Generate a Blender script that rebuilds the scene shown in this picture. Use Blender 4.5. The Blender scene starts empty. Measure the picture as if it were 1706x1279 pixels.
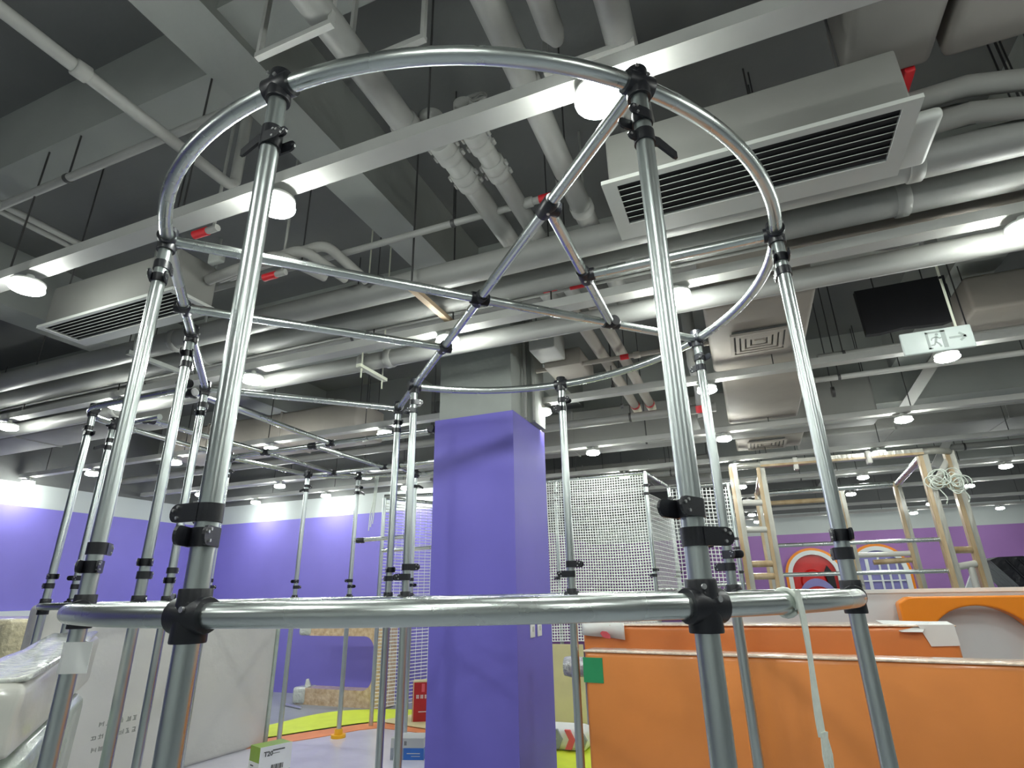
import bpy, bmesh, math, random
from mathutils import Vector, Matrix
random.seed(7)
C = bpy.context.scene.collection
S = bpy.context.scene
PI = math.pi
E = 1.38                                   # eye height above the floor

# ------------------------------------------------------------------ camera
cam = bpy.data.cameras.new('camera'); co = bpy.data.objects.new('camera', cam); C.objects.link(co)
cam.sensor_width = 36.0; cam.lens = 936.5 / 1706 * 36; cam.clip_start = .02; cam.clip_end = 200
P_, R_, Y_ = 0.355406, -0.0190407, 0.378958
fw = Vector((-math.sin(Y_) * math.cos(P_), math.cos(Y_) * math.cos(P_), math.sin(P_)))
ri = Vector((math.cos(Y_), math.sin(Y_), 0)); up = ri.cross(fw)
r2 = math.cos(R_) * ri + math.sin(R_) * up; u2 = -math.sin(R_) * ri + math.cos(R_) * up
co.matrix_world = Matrix(((r2.x, u2.x, -fw.x, 0), (r2.y, u2.y, -fw.y, 0), (r2.z, u2.z, -fw.z, E), (0, 0, 0, 1)))
S.camera = co

# ------------------------------------------------------------------ world, exposure
w = bpy.data.worlds.new('world'); S.world = w; w.use_nodes = True
w.node_tree.nodes['Background'].inputs[0].default_value = (.8, .85, .9, 1)
w.node_tree.nodes['Background'].inputs[1].default_value = .02
S.view_settings.view_transform = 'Standard'; S.view_settings.look = 'None'
S.view_settings.gamma = 1; S.view_settings.use_curve_mapping = False
S.view_settings.exposure = 0.0
LAMP = 176.0                               # radiance of the downlight diffusers

# ------------------------------------------------------------------ materials
MATS = {}
def nodes_of(name):
    m = bpy.data.materials.new(name); m.use_nodes = True
    return m, m.node_tree.nodes, m.node_tree.links, m.node_tree.nodes['Principled BSDF']
def mat(name, col, rough=.6, metal=0., var=.08, scale=6., bump=0., bscale=40., coat=0., spec=.5, stretch=None, col2=None, detail=4., rvar=0.):
    m, N, L, b = nodes_of(name)
    b.inputs['Roughness'].default_value = rough; b.inputs['Metallic'].default_value = metal
    b.inputs['Specular IOR Level'].default_value = spec; b.inputs['Coat Weight'].default_value = coat
    b.inputs['Coat Roughness'].default_value = .12
    tc = N.new('ShaderNodeTexCoord'); mp = N.new('ShaderNodeMapping'); L.new(tc.outputs['Object'], mp.inputs[0])
    if stretch: mp.inputs['Scale'].default_value = stretch
    n = N.new('ShaderNodeTexNoise'); n.inputs['Scale'].default_value = scale; n.inputs['Detail'].default_value = detail
    L.new(mp.outputs[0], n.inputs['Vector'])
    r = N.new('ShaderNodeValToRGB'); L.new(n.outputs['Fac'], r.inputs[0])
    lo = [c * (1 - var) for c in col]; hi = [min(1, c * (1 + var)) for c in (col2 or col)]
    r.color_ramp.elements[0].position = .3; r.color_ramp.elements[1].position = .7
    r.color_ramp.elements[0].color = (*lo, 1); r.color_ramp.elements[1].color = (*hi, 1)
    L.new(r.outputs[0], b.inputs['Base Color'])
    if rvar:
        mr = N.new('ShaderNodeMapRange'); L.new(n.outputs['Fac'], mr.inputs[0])
        mr.inputs[1].default_value = .3; mr.inputs[2].default_value = .7
        mr.inputs[3].default_value = rough - rvar; mr.inputs[4].default_value = rough + rvar
        L.new(mr.outputs[0], b.inputs['Roughness'])
    if bump:
        n2 = N.new('ShaderNodeTexNoise'); n2.inputs['Scale'].default_value = bscale; n2.inputs['Detail'].default_value = 5
        L.new(mp.outputs[0], n2.inputs['Vector'])
        bp = N.new('ShaderNodeBump'); bp.inputs['Strength'].default_value = bump; bp.inputs['Distance'].default_value = .02
        L.new(n2.outputs['Fac'], bp.inputs['Height']); L.new(bp.outputs[0], b.inputs['Normal'])
    MATS[name] = m
    return m
def lin(h):
    v = [int(h[i:i + 2], 16) / 255 for i in (0, 2, 4)]
    return tuple(c / 12.92 if c <= .04045 else ((c + .055) / 1.055) ** 2.4 for c in v)

M = {}
M['steel'] = mat('galvanised_steel', (.60, .655, .645), .30, 1, .05, 14, .02, 60, stretch=(1, 1, .06), rvar=.04)
M['steel_h'] = mat('galvanised_steel_bent', (.64, .685, .665), .27, 1, .05, 5, 0, 14, rvar=.03)
M['black'] = mat('black_plastic', (.012, .013, .017), .38, 0, .15, 30, .04, 300)
M['screw'] = mat('screw_zinc', (.8, .8, .8), .3, 1, .03)
M['slab'] = mat('ceiling_grey_paint', lin('6e706f'), .9, 0, .10, 1.2, .15, 12)
M['beam'] = mat('beam_grey_paint', lin('a0a49f'), .9, 0, .08, 1.6, .12, 18)
M['rail'] = mat('rail_grey_paint', lin('b3b4b0'), .55, 0, .06, 5, .03, 60)
M['pipe'] = mat('pipe_grey_paint', lin('999a96'), .5, 0, .07, 4, .03, 60)
M['duct'] = mat('duct_grey_paint', lin('8f8f8b'), .7, 0, .08, 2.2, .10, 14)
M['darkduct'] = mat('duct_dark_paint', lin('7b7874'), .75, 0, .08, 2.2, .10, 14)
M['warmduct'] = mat('duct_warm_paint', lin('a09a91'), .7, 0, .07, 2.2, .10, 14)
M['accase'] = mat('air_unit_casing', lin('83837f'), .7, 0, .06, 3, .06, 20)
M['acwhite'] = mat('air_unit_white', lin('bdc0bb'), .45, 0, .03, 5)
M['dark'] = mat('dark_void', (.02, .02, .022), .8, 0, .1)
M['rod'] = mat('hanger_rod_steel', (.10, .10, .10), .5, .6, .1)
M['red'] = mat('red_paint_band', lin('c81f28'), .45, 0, .08, 12)
M['purple'] = mat('wall_purple_paint', lin('8077cc'), .62, 0, .05, 1.4, .03, 80)
M['plum'] = mat('wall_plum_paint', lin('9d72b2'), .62, 0, .06, 1.4, .03, 80)
M['white'] = mat('wall_white_paint', lin('e3e8e6'), .7, 0, .03, 2)
M['band'] = mat('wall_band_grey_white', lin('c3cac8'), .7, 0, .03, 2)
M['colpurple'] = mat('column_purple_panel', lin('726ac8'), .5, 0, .05, 1.5, .03, 60)
M['concrete'] = mat('column_concrete', lin('a0a5a0'), .9, 0, .10, 2, .2, 20)
M['floor'] = mat('floor_grey', lin('8f939a'), .45, 0, .07, 2.2, .04, 40, rvar=.08)
M['yellow'] = mat('mat_yellow', lin('d3e33c'), .55, 0, .05, 6, .04, 120)
M['orangemat'] = mat('mat_orange', lin('e08a55'), .55, 0, .05, 6)
M['lilac'] = mat('film_lilac', lin('d2d0dc'), .3, 0, .06, 3, .25, 7, coat=.5)
M['orange'] = mat('foam_orange', lin('e48c46'), .34, 0, .08, 2.2, .16, 5, coat=.35)
M['orange2'] = mat('foam_orange_deep', lin('da803e'), .34, 0, .08, 2.2, .16, 5, coat=.35)
M['film'] = mat('clear_film_over_foam', lin('f0d8c2'), .2, 0, .18, 40, .6, 30, coat=.8)
M['archorange'] = mat('foam_arch_orange', lin('f28d12'), .4, 0, .04, 3, coat=.15)
M['partition'] = mat('partition_grey_white', lin('d4dadd'), .5, 0, .03, 2)
M['wrap'] = mat('white_plastic_wrap', lin('dcdad2'), .3, 0, .10, 2.0, .45, 6, coat=.6, col2=lin('c6c6be'))
M['bubble'] = mat('crinkled_clear_wrap', lin('e6e8e2'), .16, 0, .22, 26, .9, 26, coat=.9, col2=lin('c2c8bf'))
M['bag'] = mat('greenish_film', lin('aab6aa'), .25, 0, .15, 7, .7, 9, coat=.7)
M['yelwrap'] = mat('yellowish_wrap', lin('d8cfae'), .2, 0, .2, 22, .8, 22, coat=.8)
M['tan'] = mat('tan_wrapped_foam', lin('d3ae86'), .3, 0, .14, 16, .6, 24, coat=.7, col2=lin('dcc6a6'))
M['wrapsteel'] = mat('film_over_steel', lin('b3b2a8'), .28, .35, .15, 8, .4, 26, coat=.6, stretch=(1, 1, .3))
M['paperwrap'] = mat('tan_paper_and_film', lin('b09468'), .3, 0, .12, 7, .4, 30, coat=.6, col2=lin('c2ad8c'), stretch=(1, 1, .35))
M['green'] = mat('green_tape', lin('2f9560'), .4, 0, .05, 10)
M['paper'] = mat('white_paper', lin('e2e4e2'), .7, 0, .03, 8)
M['silver'] = mat('foil_wrap', (.62, .62, .62), .3, .9, .15, 30, .8, 40)
M['cream'] = mat('cream_board', lin('d8cfa0'), .6, 0, .05, 4)
M['net'] = mat('white_net_cord', lin('f6faf7'), .6, 0, .03, 30)
M['redbox'] = mat('carton_red', lin('b01c20'), .4, 0, .08, 9, coat=.2)
M['brown'] = mat('carton_brown', lin('7d5140'), .6, 0, .1, 9)
M['boxgreen'] = mat('carton_green', lin('84a528'), .4, 0, .06, 9, coat=.2)
M['boxblue'] = mat('carton_blue', lin('1f66b8'), .35, 0, .08, 9, coat=.2)
M['boxgrey'] = mat('carton_grey', lin('8f979c'), .45, 0, .12, 12)
M['ink'] = mat('print_dark', lin('4a4c4a'), .6, 0, .1, 30)
M['inkfaint'] = mat('print_faint', lin('878a82'), .6, 0, .1, 30)
M['signgrey'] = mat('sign_grey_print', lin('a4afab'), .5, 0, .05, 30)
M['sign'] = mat('sign_white', lin('d5e0dc'), .35, 0, .02, 10)
M['rodwhite'] = mat('sign_rod_white', lin('dfe2cf'), .4, 0, .03, 10)
M['blackfelt'] = mat('black_panel', (.014, .014, .017), .75, 0, .15, 8)
M['blackbag'] = mat('black_plastic_bag', (.012, .012, .018), .25, 0, .2, 8, .5, 14, coat=.4)
M['redslide'] = mat('slide_red', lin('c81414'), .3, 0, .05, 3, coat=.4)
M['glasslilac'] = mat('arch_pane_lilac', lin('8a86c0'), .3, 0, .06, 4)
M['footyel'] = mat('yellow_cap', lin('f2b41e'), .4, 0, .03)
M['pinkred'] = mat('print_pink_red', lin('e0606c'), .5, 0, .04)
M['strap'] = mat('white_webbing', lin('dfe6dc'), .6, 0, .06, 60)
M['brass'] = mat('strut_tan', lin('b09a80'), .6, 0, .1, 10)
M['valve'] = mat('valve_cream', lin('cfc9b4'), .5, 0, .06, 10)
m, N, L, b = nodes_of('lamp_diffuser'); b.inputs['Base Color'].default_value = (1, 1, 1, 1)
b.inputs['Emission Color'].default_value = (.955, 1, .945, 1); b.inputs['Emission Strength'].default_value = LAMP
M['lamp'] = m

# ------------------------------------------------------------------ mesh builder
ORG = {}
def V(x, y, z): return Vector((x, y, z))
def Z(x, y, z): return Vector((x, y, z + E))          # heights counted from eye level
class MB:
    def __init__(s): s.v = []; s.f = []; s.m = []; s.sm = []
    def add(s, vs, fs, mi=0, smooth=False):
        o = len(s.v); s.v += [Vector(q) for q in vs]
        for f in fs: s.f.append([i + o for i in f]); s.m.append(mi); s.sm.append(smooth)
        return s
    def box(s, a, b, mi=0, bev=0.):
        x0, x1 = sorted((a[0], b[0])); y0, y1 = sorted((a[1], b[1])); z0, z1 = sorted((a[2], b[2]))
        if bev:
            e = min(bev, (x1 - x0) / 2.1, (y1 - y0) / 2.1, (z1 - z0) / 2.1)
            bm = bmesh.new(); bmesh.ops.create_cube(bm, size=1)
            for q in bm.verts: q.co = Vector(((x0 + x1) / 2 + q.co.x * (x1 - x0), (y0 + y1) / 2 + q.co.y * (y1 - y0), (z0 + z1) / 2 + q.co.z * (z1 - z0)))
            bmesh.ops.bevel(bm, geom=bm.edges[:], offset=e, segments=3, profile=.5, affect='EDGES')
            bm.verts.index_update()
            s.add([q.co.copy() for q in bm.verts], [[q.index for q in f.verts] for f in bm.faces], mi, True); bm.free()
            return s
        vs = [(x, y, z) for z in (z0, z1) for y in (y0, y1) for x in (x0, x1)]
        return s.add(vs, [(0, 2, 3, 1), (4, 5, 7, 6), (0, 1, 5, 4), (1, 3, 7, 5), (3, 2, 6, 7), (2, 0, 4, 6)], mi)
    def tube(s, pts, r, n=14, mi=0, closed=False, caps=True, smooth=True, ref=None):
        pts = [Vector(p) for p in pts]; k = len(pts); rings = []
        for i, p in enumerate(pts):
            if closed: t = pts[(i + 1) % k] - pts[i - 1]
            else: t = pts[min(i + 1, k - 1)] - pts[max(i - 1, 0)]
            t.normalize()
            a = Vector(ref) if ref else (Vector((0, 0, 1)) if abs(t.z) < .9 else Vector((1, 0, 0)))
            u = (a - t * a.dot(t)).normalized(); v = t.cross(u)
            rr = r[i] if isinstance(r, (list, tuple)) else r
            rings.append([p + rr * (math.cos(2 * PI * j / n) * u + math.sin(2 * PI * j / n) * v) for j in range(n)])
        vs = [q for g in rings for q in g]; fs = []
        for i in range(k if closed else k - 1):
            a, b2 = i * n, ((i + 1) % k) * n
            for j in range(n): fs.append((a + j, a + (j + 1) % n, b2 + (j + 1) % n, b2 + j))
        s.add(vs, fs, mi, smooth)
        if caps and not closed:
            s.add(rings[0], [list(range(n))[::-1]], mi); s.add(rings[-1], [list(range(n))], mi)
        return s
    def cyl(s, c, r, z0, z1, n=20, mi=0):
        return s.tube([(c[0], c[1], z0), (c[0], c[1], z1)], r, n, mi)
    def prism(s, poly, ax, d0, d1, mi=0):
        # poly: 2-D outline; ax: function (a, b, d) -> point
        n = len(poly); vs = [ax(a, b2, d0) for a, b2 in poly] + [ax(a, b2, d1) for a, b2 in poly]
        fs = [tuple(range(n))[::-1], tuple(range(n, 2 * n))] + [(i, (i + 1) % n, n + (i + 1) % n, n + i) for i in range(n)]
        return s.add(vs, fs, mi)
    def strip(s, outer, inner, ax, d0, d1, mi=0, closed=False):
        # a band between two outlines with equal counts, extruded
        n = len(outer); vs = []
        for d in (d0, d1):
            vs += [ax(a, b2, d) for a, b2 in outer] + [ax(a, b2, d) for a, b2 in inner]
        fs = []; q = 2 * n
        for i in range(n if closed else n - 1):
            j = (i + 1) % n
            fs += [(i, j, n + j, n + i), (q + i, q + n + i, q + n + j, q + j), (i, q + i, q + j, j), (n + i, n + j, q + n + j, q + n + i)]
        if not closed:
            fs += [(0, n, q + n, q), (n - 1, q + n - 1, q + 2 * n - 1, 2 * n - 1)]
        return s.add(vs, fs, mi)
    def xf(s, Mx): s.v = [Mx @ q for q in s.v]; return s
    def mesh(s, name, mats, org=Vector((0, 0, 0))):
        me = bpy.data.meshes.new(name); me.from_pydata([q - org for q in s.v], [], s.f)
        for mm in (mats if isinstance(mats, (list, tuple)) else [mats]): me.materials.append(M[mm])
        me.polygons.foreach_set('material_index', s.m); me.polygons.foreach_set('use_smooth', s.sm)
        bm = bmesh.new(); bm.from_mesh(me); bmesh.ops.recalc_face_normals(bm, faces=bm.faces[:]); bm.to_mesh(me); bm.free()
        me.update()
        return me
    def build(s, name, mats, parent=None, org=None):
        if parent is not None: org = ORG[parent.name]
        elif org is None:
            xs = [q.x for q in s.v]; ys = [q.y for q in s.v]; zs = [q.z for q in s.v]
            org = Vector(((min(xs) + max(xs)) / 2, (min(ys) + max(ys)) / 2, min(zs)))
        org = Vector(org)
        o = bpy.data.objects.new(name, s.mesh(name, mats, org)); C.objects.link(o)
        if parent is not None:
            o.parent = parent
        else: o.location = org
        ORG[o.name] = org
        return o
def tag(o, label=None, cat=None, group=None, kind=None):
    if label: o['label'] = label
    if cat: o['category'] = cat
    if group: o['group'] = group
    if kind: o['kind'] = kind
    return o
def thing(name, label, cat, loc, group=None):
    o = bpy.data.objects.new(name, None); C.objects.link(o); o.location = loc; o.empty_display_size = .1
    ORG[o.name] = Vector(loc); return tag(o, label, cat, group)
def inst(name, me, parent, loc, ang=0., Mx=None):
    o = bpy.data.objects.new(name, me); C.objects.link(o); o.parent = parent
    T = Matrix.Translation(Vector(loc) - ORG[parent.name])
    o.matrix_local = T @ (Mx if Mx is not None else Matrix.Rotation(ang, 4, 'Z')); ORG[o.name] = ORG[parent.name]
    return o
def wobble(o, amp, scale, cuts=0):
    me = o.data; bm = bmesh.new(); bm.from_mesh(me)
    if cuts: bmesh.ops.subdivide_edges(bm, edges=bm.edges[:], cuts=cuts, use_grid_fill=True)
    from mathutils import noise
    for q in bm.verts:
        q.co += amp * noise.noise_vector(q.co * scale)
    for f in bm.faces: f.smooth = True
    bm.to_mesh(me); bm.free()

# ------------------------------------------------------------------ setting
def struct(name, mb, mats, org=None):
    return tag(mb.build(name, mats, None, org), kind='structure')
XL, XR, YF, YB, YFAR = -9.3, 8.5, -4.6, 7.75, 16.7
HC = 4.38                                     # ceiling slab
struct('floor', MB().box((XL - .2, YF - .2, -.12), (XR + .2, YFAR + .2, 0)), 'floor', (0, 0, 0))
struct('ceiling', MB().box((XL - .2, YF - .2, HC), (XR + .2, YFAR + .2, HC + .2)), 'slab', (0, 0, HC))
HP, HW = 2.63, 2.95
def wall(name, a, b, m, hp=HP, hw=HW, inner=(0, 0)):
    o = struct(name, MB().box((a[0], a[1], 0), (b[0], b[1], HC)), 'slab')
    d = Vector((inner[0], inner[1], 0)) * .02
    q = MB().box((a[0] + d.x, a[1] + d.y, 0), (b[0] + d.x, b[1] + d.y, hp)).build('painted_panel', m, o)
    q2 = MB().box((a[0] + d.x * .6, a[1] + d.y * .6, hp), (b[0] + d.x * .6, b[1] + d.y * .6, hw)).build('upper_band', 'band', o)
    return o
wall('wall_left', (XL - .15, YF), (XL, YB), 'purple', inner=(1, 0))
wall('wall_back', (XL, YB), (-4.1, YB + .15), 'purple', inner=(0, -1))
wall('wall_side', (-4.25, YB + .2), (-4.1, YFAR), 'plum', hw=2.64, inner=(1, 0))
wall('wall_far', (-4.1, YFAR), (XR, YFAR + .15), 'plum', hp=2.67, hw=3.2, inner=(0, -1))
wall('wall_right', (XR, YF), (XR + .15, YFAR), 'white', inner=(-1, 0))
wall('wall_front', (XL, YF - .15), (XR, YF), 'white', inner=(0, 1))
struct('baseboard_left', MB().box((XL + .03, 1.0, 0), (XL + .10, 6.5, 1.27)), 'partition')

def beam(a, b, m='beam'): return struct('trim_1', MB().box(a, b), m)
trim_n = [0]
def trim(mb, m):
    trim_n[0] += 1; return struct('trim_%d' % trim_n[0], mb, m)
# concrete beams under the slab
trim(MB().box(Z(-2.2, YF, 2.5), Z(-1.91, YB, 3.0)), 'beam')
trim(MB().box(Z(XL, 1.41, 2.5), Z(-2.2, 1.62, 3.0)), 'beam')
trim(MB().box(Z(-1.91, 1.20, 2.55), Z(XR, 1.45, 3.0)), 'beam')
trim(MB().box(Z(XL, 4.05, 2.35), Z(XR, 4.55, 3.0)), 'beam')
trim(MB().box(Z(-4.1, 7.6, 2.05), Z(XR, 8.1, 3.0)), 'beam')
trim(MB().box(Z(1.9, YF, 2.45), Z(2.25, YFAR, 3.0)), 'beam')
trim(MB().box(Z(-6.1, YF, 2.45), Z(-5.75, YB, 3.0)), 'beam')
trim(MB().box(Z(XL, 6.6, 2.2), Z(-4.1, 7.0, 3.0)), 'beam')
trim(MB().box(Z(-4.1, 11.9, 2.05), Z(XR, 12.4, 3.0)), 'beam')

# column: bare concrete core above, purple cladding below
colm = tag(MB().box(Z(-2.27, 4.02, -E), Z(-1.61, 4.75, 3.0)).build('column', 'concrete'), kind='structure')
cz = 1.375
for a, b in ((( -2.30, 4.00), (-1.59, 4.02)), ((-1.61, 4.02), (-1.59, 4.77)), ((-2.30, 4.75), (-1.61, 4.77)), ((-2.30, 4.02), (-2.27, 4.75))):
    MB().box(Z(a[0], a[1], -E), Z(b[0], b[1], cz)).build('cladding_panel', 'colpurple', colm)
for x in (-1.575, -1.54):
    MB().tube([Z(x, 4.25 + (x + 1.575) * 3, cz), Z(x, 4.25 + (x + 1.575) * 3, 3.0)], .013, 8).build('conduit', 'pipe', colm)
MB().box(Z(-1.61, 4.40, cz), Z(-1.54, 4.66, 2.9)).build('cable_channel', 'beam', colm)
for k, y in enumerate((4.30, 4.455)):
    t = thing('light_switch', ('white switch plate on the purple column, the one nearer its corner', 'white switch plate on the purple column, the one farther from its corner')[k], 'switch', Z(-1.59, y, -.30), 'switch plates on the column')
    MB().box(Z(-1.589, y - .045, -.315), Z(-1.58, y + .045, -.20), bev=.003).build('plate', 'paper', t)
    MB().box(Z(-1.58, y - .012, -.275), Z(-1.576, y + .012, -.24)).build('rocker', 'acwhite', t)

# ------------------------------------------------------------------ ceiling rails and downlights
ROWS = [(-1.7, [-3.2, -.2, 2.9], 0), (-.1, [-3.2, -1.6, -.2, 1.4], 0),
        (1.44, [-3.28, -1.62, -.245, 1.42, 2.95], 3), (2.94, [-6.26, -4.75, -3.27, -1.615, -.165, 1.41, 2.95], 6),
        (4.65, [-9.03, -7.71, -6.23, -4.74, -3.25, -1.555, -.125, 1.53, 3.1], 8),
        (6.42, [-7.87, -6.28, -4.75, -1.54, -.07, 1.61], 6), (7.42, [-7.75, -6.26, -4.74], 3),
        (8.02, [-1.49, 0., 1.67], 3), (9.83, [.04, 1.76, 3.51, 5.3], 3), (11.6, [.12, 1.83, 3.57, 5.4], 3), (13.9, [.18, 3.56], 2), (15.5, [.3, 2.0, 3.6, 5.2], 4)]  # the last row is added to brighten the far wall
ORD = ['first', 'second', 'third', 'fourth', 'fifth', 'sixth', 'seventh', 'eighth', 'ninth', 'tenth']
rimmb = MB()
rimmb.tube([(0, 0, .020), (0, 0, .024), (0, 0, .036), (0, 0, .045)], [.070, .0755, .0755, .05], 28)
rim_me = rimmb.mesh('rim', 'acwhite')
dif_me = MB().tube([(0, 0, -.024 + .048 * k / 10) for k in range(11)], [.078 * math.sqrt(max(.02, 1 - ((k - 5) / 5) ** 2)) for k in range(11)], 28).mesh('diffuser', 'lamp')
stem_me = MB().tube([(0, 0, .04), (0, 0, .075)], .018, 10).mesh('stem', 'acwhite')
rail_no = 0
for (y, xs, nv) in ROWS:
    x0, x1 = (XL + .1, XR - .1) if y < 7 else ((XL + .1, -4.3) if y < 7.5 else (-4.0, XR - .1))
    if nv: rail_no += 1
    where = ORD[rail_no - 1] + ' counted from the camera' if nv else ('out of view, nearest behind the camera' if y > -1 else 'out of view, farthest behind the camera')
    t = thing('light_rail', 'painted grey channel rail under the ceiling, ' + where, 'rail', Z((x0 + x1) / 2, y, 1.61), 'light rails under the ceiling')
    c = MB()
    c.box(Z(x0, y - .045, 1.605), Z(x1, y + .045, 1.612)); c.box(Z(x0, y - .045, 1.612), Z(x1, y - .039, 1.66)); c.box(Z(x0, y + .039, 1.612), Z(x1, y + .045, 1.66))
    c.build('channel', 'rail', t)
    x = x0 + .5
    while x < x1:
        MB().tube([Z(x, y, 1.612), Z(x, y, 3.0)], .005, 6).build('hanger_rod', 'rod', t)
        x += 1.3
    for i, x in enumerate(sorted(xs)):
        if i < nv:
            lab = 'lit round white downlight, %s from the left in view on the %s ceiling rail' % (ORD[i], ORD[rail_no - 1])
            if nv == 1: lab = 'lit round white downlight on the %s ceiling rail' % ORD[rail_no - 1]
        else:
            lab = 'lit round downlight out of view, %s along the %s' % (ORD[i], ORD[rail_no - 1] + ' ceiling rail beyond the right edge' if nv else 'rail ' + where.split(', ')[1])  # lamps outside the view, added for the light they throw into it
        d = thing('downlight', lab, 'lamp', Z(x, y, 1.53), 'round downlights on the ceiling rails')
        inst('rim', rim_me, d, Z(x, y, 1.53)); inst('diffuser', dif_me, d, Z(x, y, 1.53)); inst('stem', stem_me, d, Z(x, y, 1.53))
# thin vertical wires from slab
# ------------------------------------------------------------------ pipes under the ceiling
def pipe(name, label, pts, r, m='pipe', cat='pipe', n=18, collars=(), hang=(), group=None, bands=()):
    pts = [Vector(p) for p in pts]
    t = thing(name, label, cat, (pts[0] + pts[-1]) / 2, group)
    MB().tube(pts, r, n).build('tube', m, t)
    d = (pts[-1] - pts[0]).normalized()
    for q in collars:
        c = Vector(q); MB().tube([c - d * .03, c - d * .025, c + d * .025, c + d * .03], [r + .002, r + .009, r + .009, r + .002], n).build('collar', m, t)
    for q in bands:
        c = Vector(q); MB().tube([c - d * .035, c + d * .035], r + .003, n).build('band', 'red', t)
    for q in hang:
        c = Vector(q); MB().tube([c + Vector((0, 0, r)), Vector((c.x, c.y, HC))], .005, 6).build('hanger_rod', 'rod', t)
        MB().tube([c - d * .012, c + d * .012], r + .004, n).build('clip', 'rod', t)
    return t
def bend(a, b, c, r=.1, n=6):
    a, b, c = map(Vector, (a, b, c)); p = b + (a - b).normalized() * r; q = b + (c - b).normalized() * r
    return [p.lerp(b, i / n).lerp(b.lerp(q, i / n), i / n) for i in range(n + 1)]
# sprinkler pipe with elbow, upper left
el = bend(Z(-2.23, 0, 2.02), Z(-2.23, 1.70, 2.02), Z(-2.23, 1.70, 2.5), .06)
pipe('sprinkler_pipe', 'slim grey sprinkler pipe with a coupling at the upper left, ending in an elbow', [Z(-2.23, -4, 2.02), Z(-2.23, .9, 2.02)] + el + [Z(-2.23, 1.70, 2.5)], .028,
     collars=[Z(-2.23, .93, 2.02)], hang=[Z(-2.23, .2, 2.02)])
pipe('drain_pipe', 'thick grey pipe running overhead left of the frame top, ending above the first rail', [Z(-1.18, -4, 2.03), Z(-1.18, 1.75, 2.03)], .06, collars=[Z(-1.18, 1.70, 2.03)])
pipe('drain_pipe', 'long thick grey pipe above the bright lamp, crossing over the first rail', [Z(-.59, -4, 2.03), Z(-.59, 3.9, 2.03)], .058, collars=[Z(-.59, 1.72, 2.03), Z(-.59, 2.6, 2.03)], hang=[Z(-.59, 2.3, 2.03)])
pipe('drain_pipe', 'short grey pipe stub with a rounded end at the top centre', [Z(-.405, -4, 2.0), Z(-.405, 1.5, 2.0), Z(-.405, 1.56, 2.03)], [.047, .047, .03])
pipe('drain_pipe', 'grey pipe at the top of the view straight above the brightest lamp', [Z(-.17, -4, 2.0), Z(-.17, 2.2, 2.0)], .06)
for k, (x, r) in enumerate(((-1.07, .056), (-.90, .05))):
    cp = [Z(x, 1.86, 2.01), Z(x, 1.92, 2.01), Z(x, 2.07, 2.01), Z(x, 2.13, 2.01)]
    t = pipe('coupled_pipe', ('grey pipe with bolted couplings past the first rail, left of the pair', 'grey pipe with bolted couplings past the first rail, right of the pair')[k],
         bend(Z(x, 1.72, 2.7), Z(x, 1.74, 2.01), Z(x, 2.2, 2.01), .07) + [Z(x, 3.9, 2.01)], r, collars=cp, group='pair of coupled pipes')
    for q in cp:
        for sx in (-1, 1):
            MB().tube([q + Vector((sx * (r + .014), -.014, -.008)), q + Vector((sx * (r + .014), .014, -.008))], .011, 8).build('bolt', 'pipe', t)
t = thing('valve_wheel', 'round grey valve handwheel just above the first rail', 'valve', Z(-.86, 1.72, 2.02))
MB().tube([Z(-.86 + .075 * math.cos(a * PI / 12), 1.72 + .03 * math.sin(a * PI / 12), 2.06 + .07 * math.sin(a * PI / 12)) for a in range(24)], .007, 8, closed=True).build('wheel_rim', 'pipe', t)
for a in range(3):
    A = a * PI / 3; d = Vector((.075 * math.cos(A), .03 * math.sin(A), .07 * math.sin(A))); c = Z(-.86, 1.72, 2.06)
    MB().tube([c - d, c + d], .005, 6).build('spoke', 'pipe', t)
MB().tube([Z(-.86, 1.74, 1.98), Z(-.86, 1.72, 2.06)], .012, 8).build('stem', 'pipe', t)
pipe('branch_pipe', 'thin grey sprinkler branch with red band crossing under the coupled pipes', [Z(-3.6, 2.40, 2.0), Z(-.72, 2.40, 2.0)], .02, bands=[Z(-.74, 2.40, 2.0)], collars=[Z(-.84, 2.40, 2.0)],
     hang=[Z(-2.4, 2.4, 2.0), Z(-1.3, 2.4, 2.0)])
pipe('branch_pipe', 'thin grey pipe along the cross beam at the upper left', [Z(-9, 1.43, 2.2), Z(-2.0, 1.43, 2.2)], .022, hang=[Z(-3.2, 1.43, 2.2), Z(-4.4, 1.43, 2.2)])
for k in range(2):
    pipe('conduit', ('thin conduit at the left edge below the cross beam, left of two', 'thin conduit at the left edge below the cross beam, right of two')[k], [Z(-3.86 + .075 * k, -3, 2.2), Z(-3.86 + .075 * k, 2.0, 2.2)], .02, group='conduit pair at the left edge')
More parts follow.
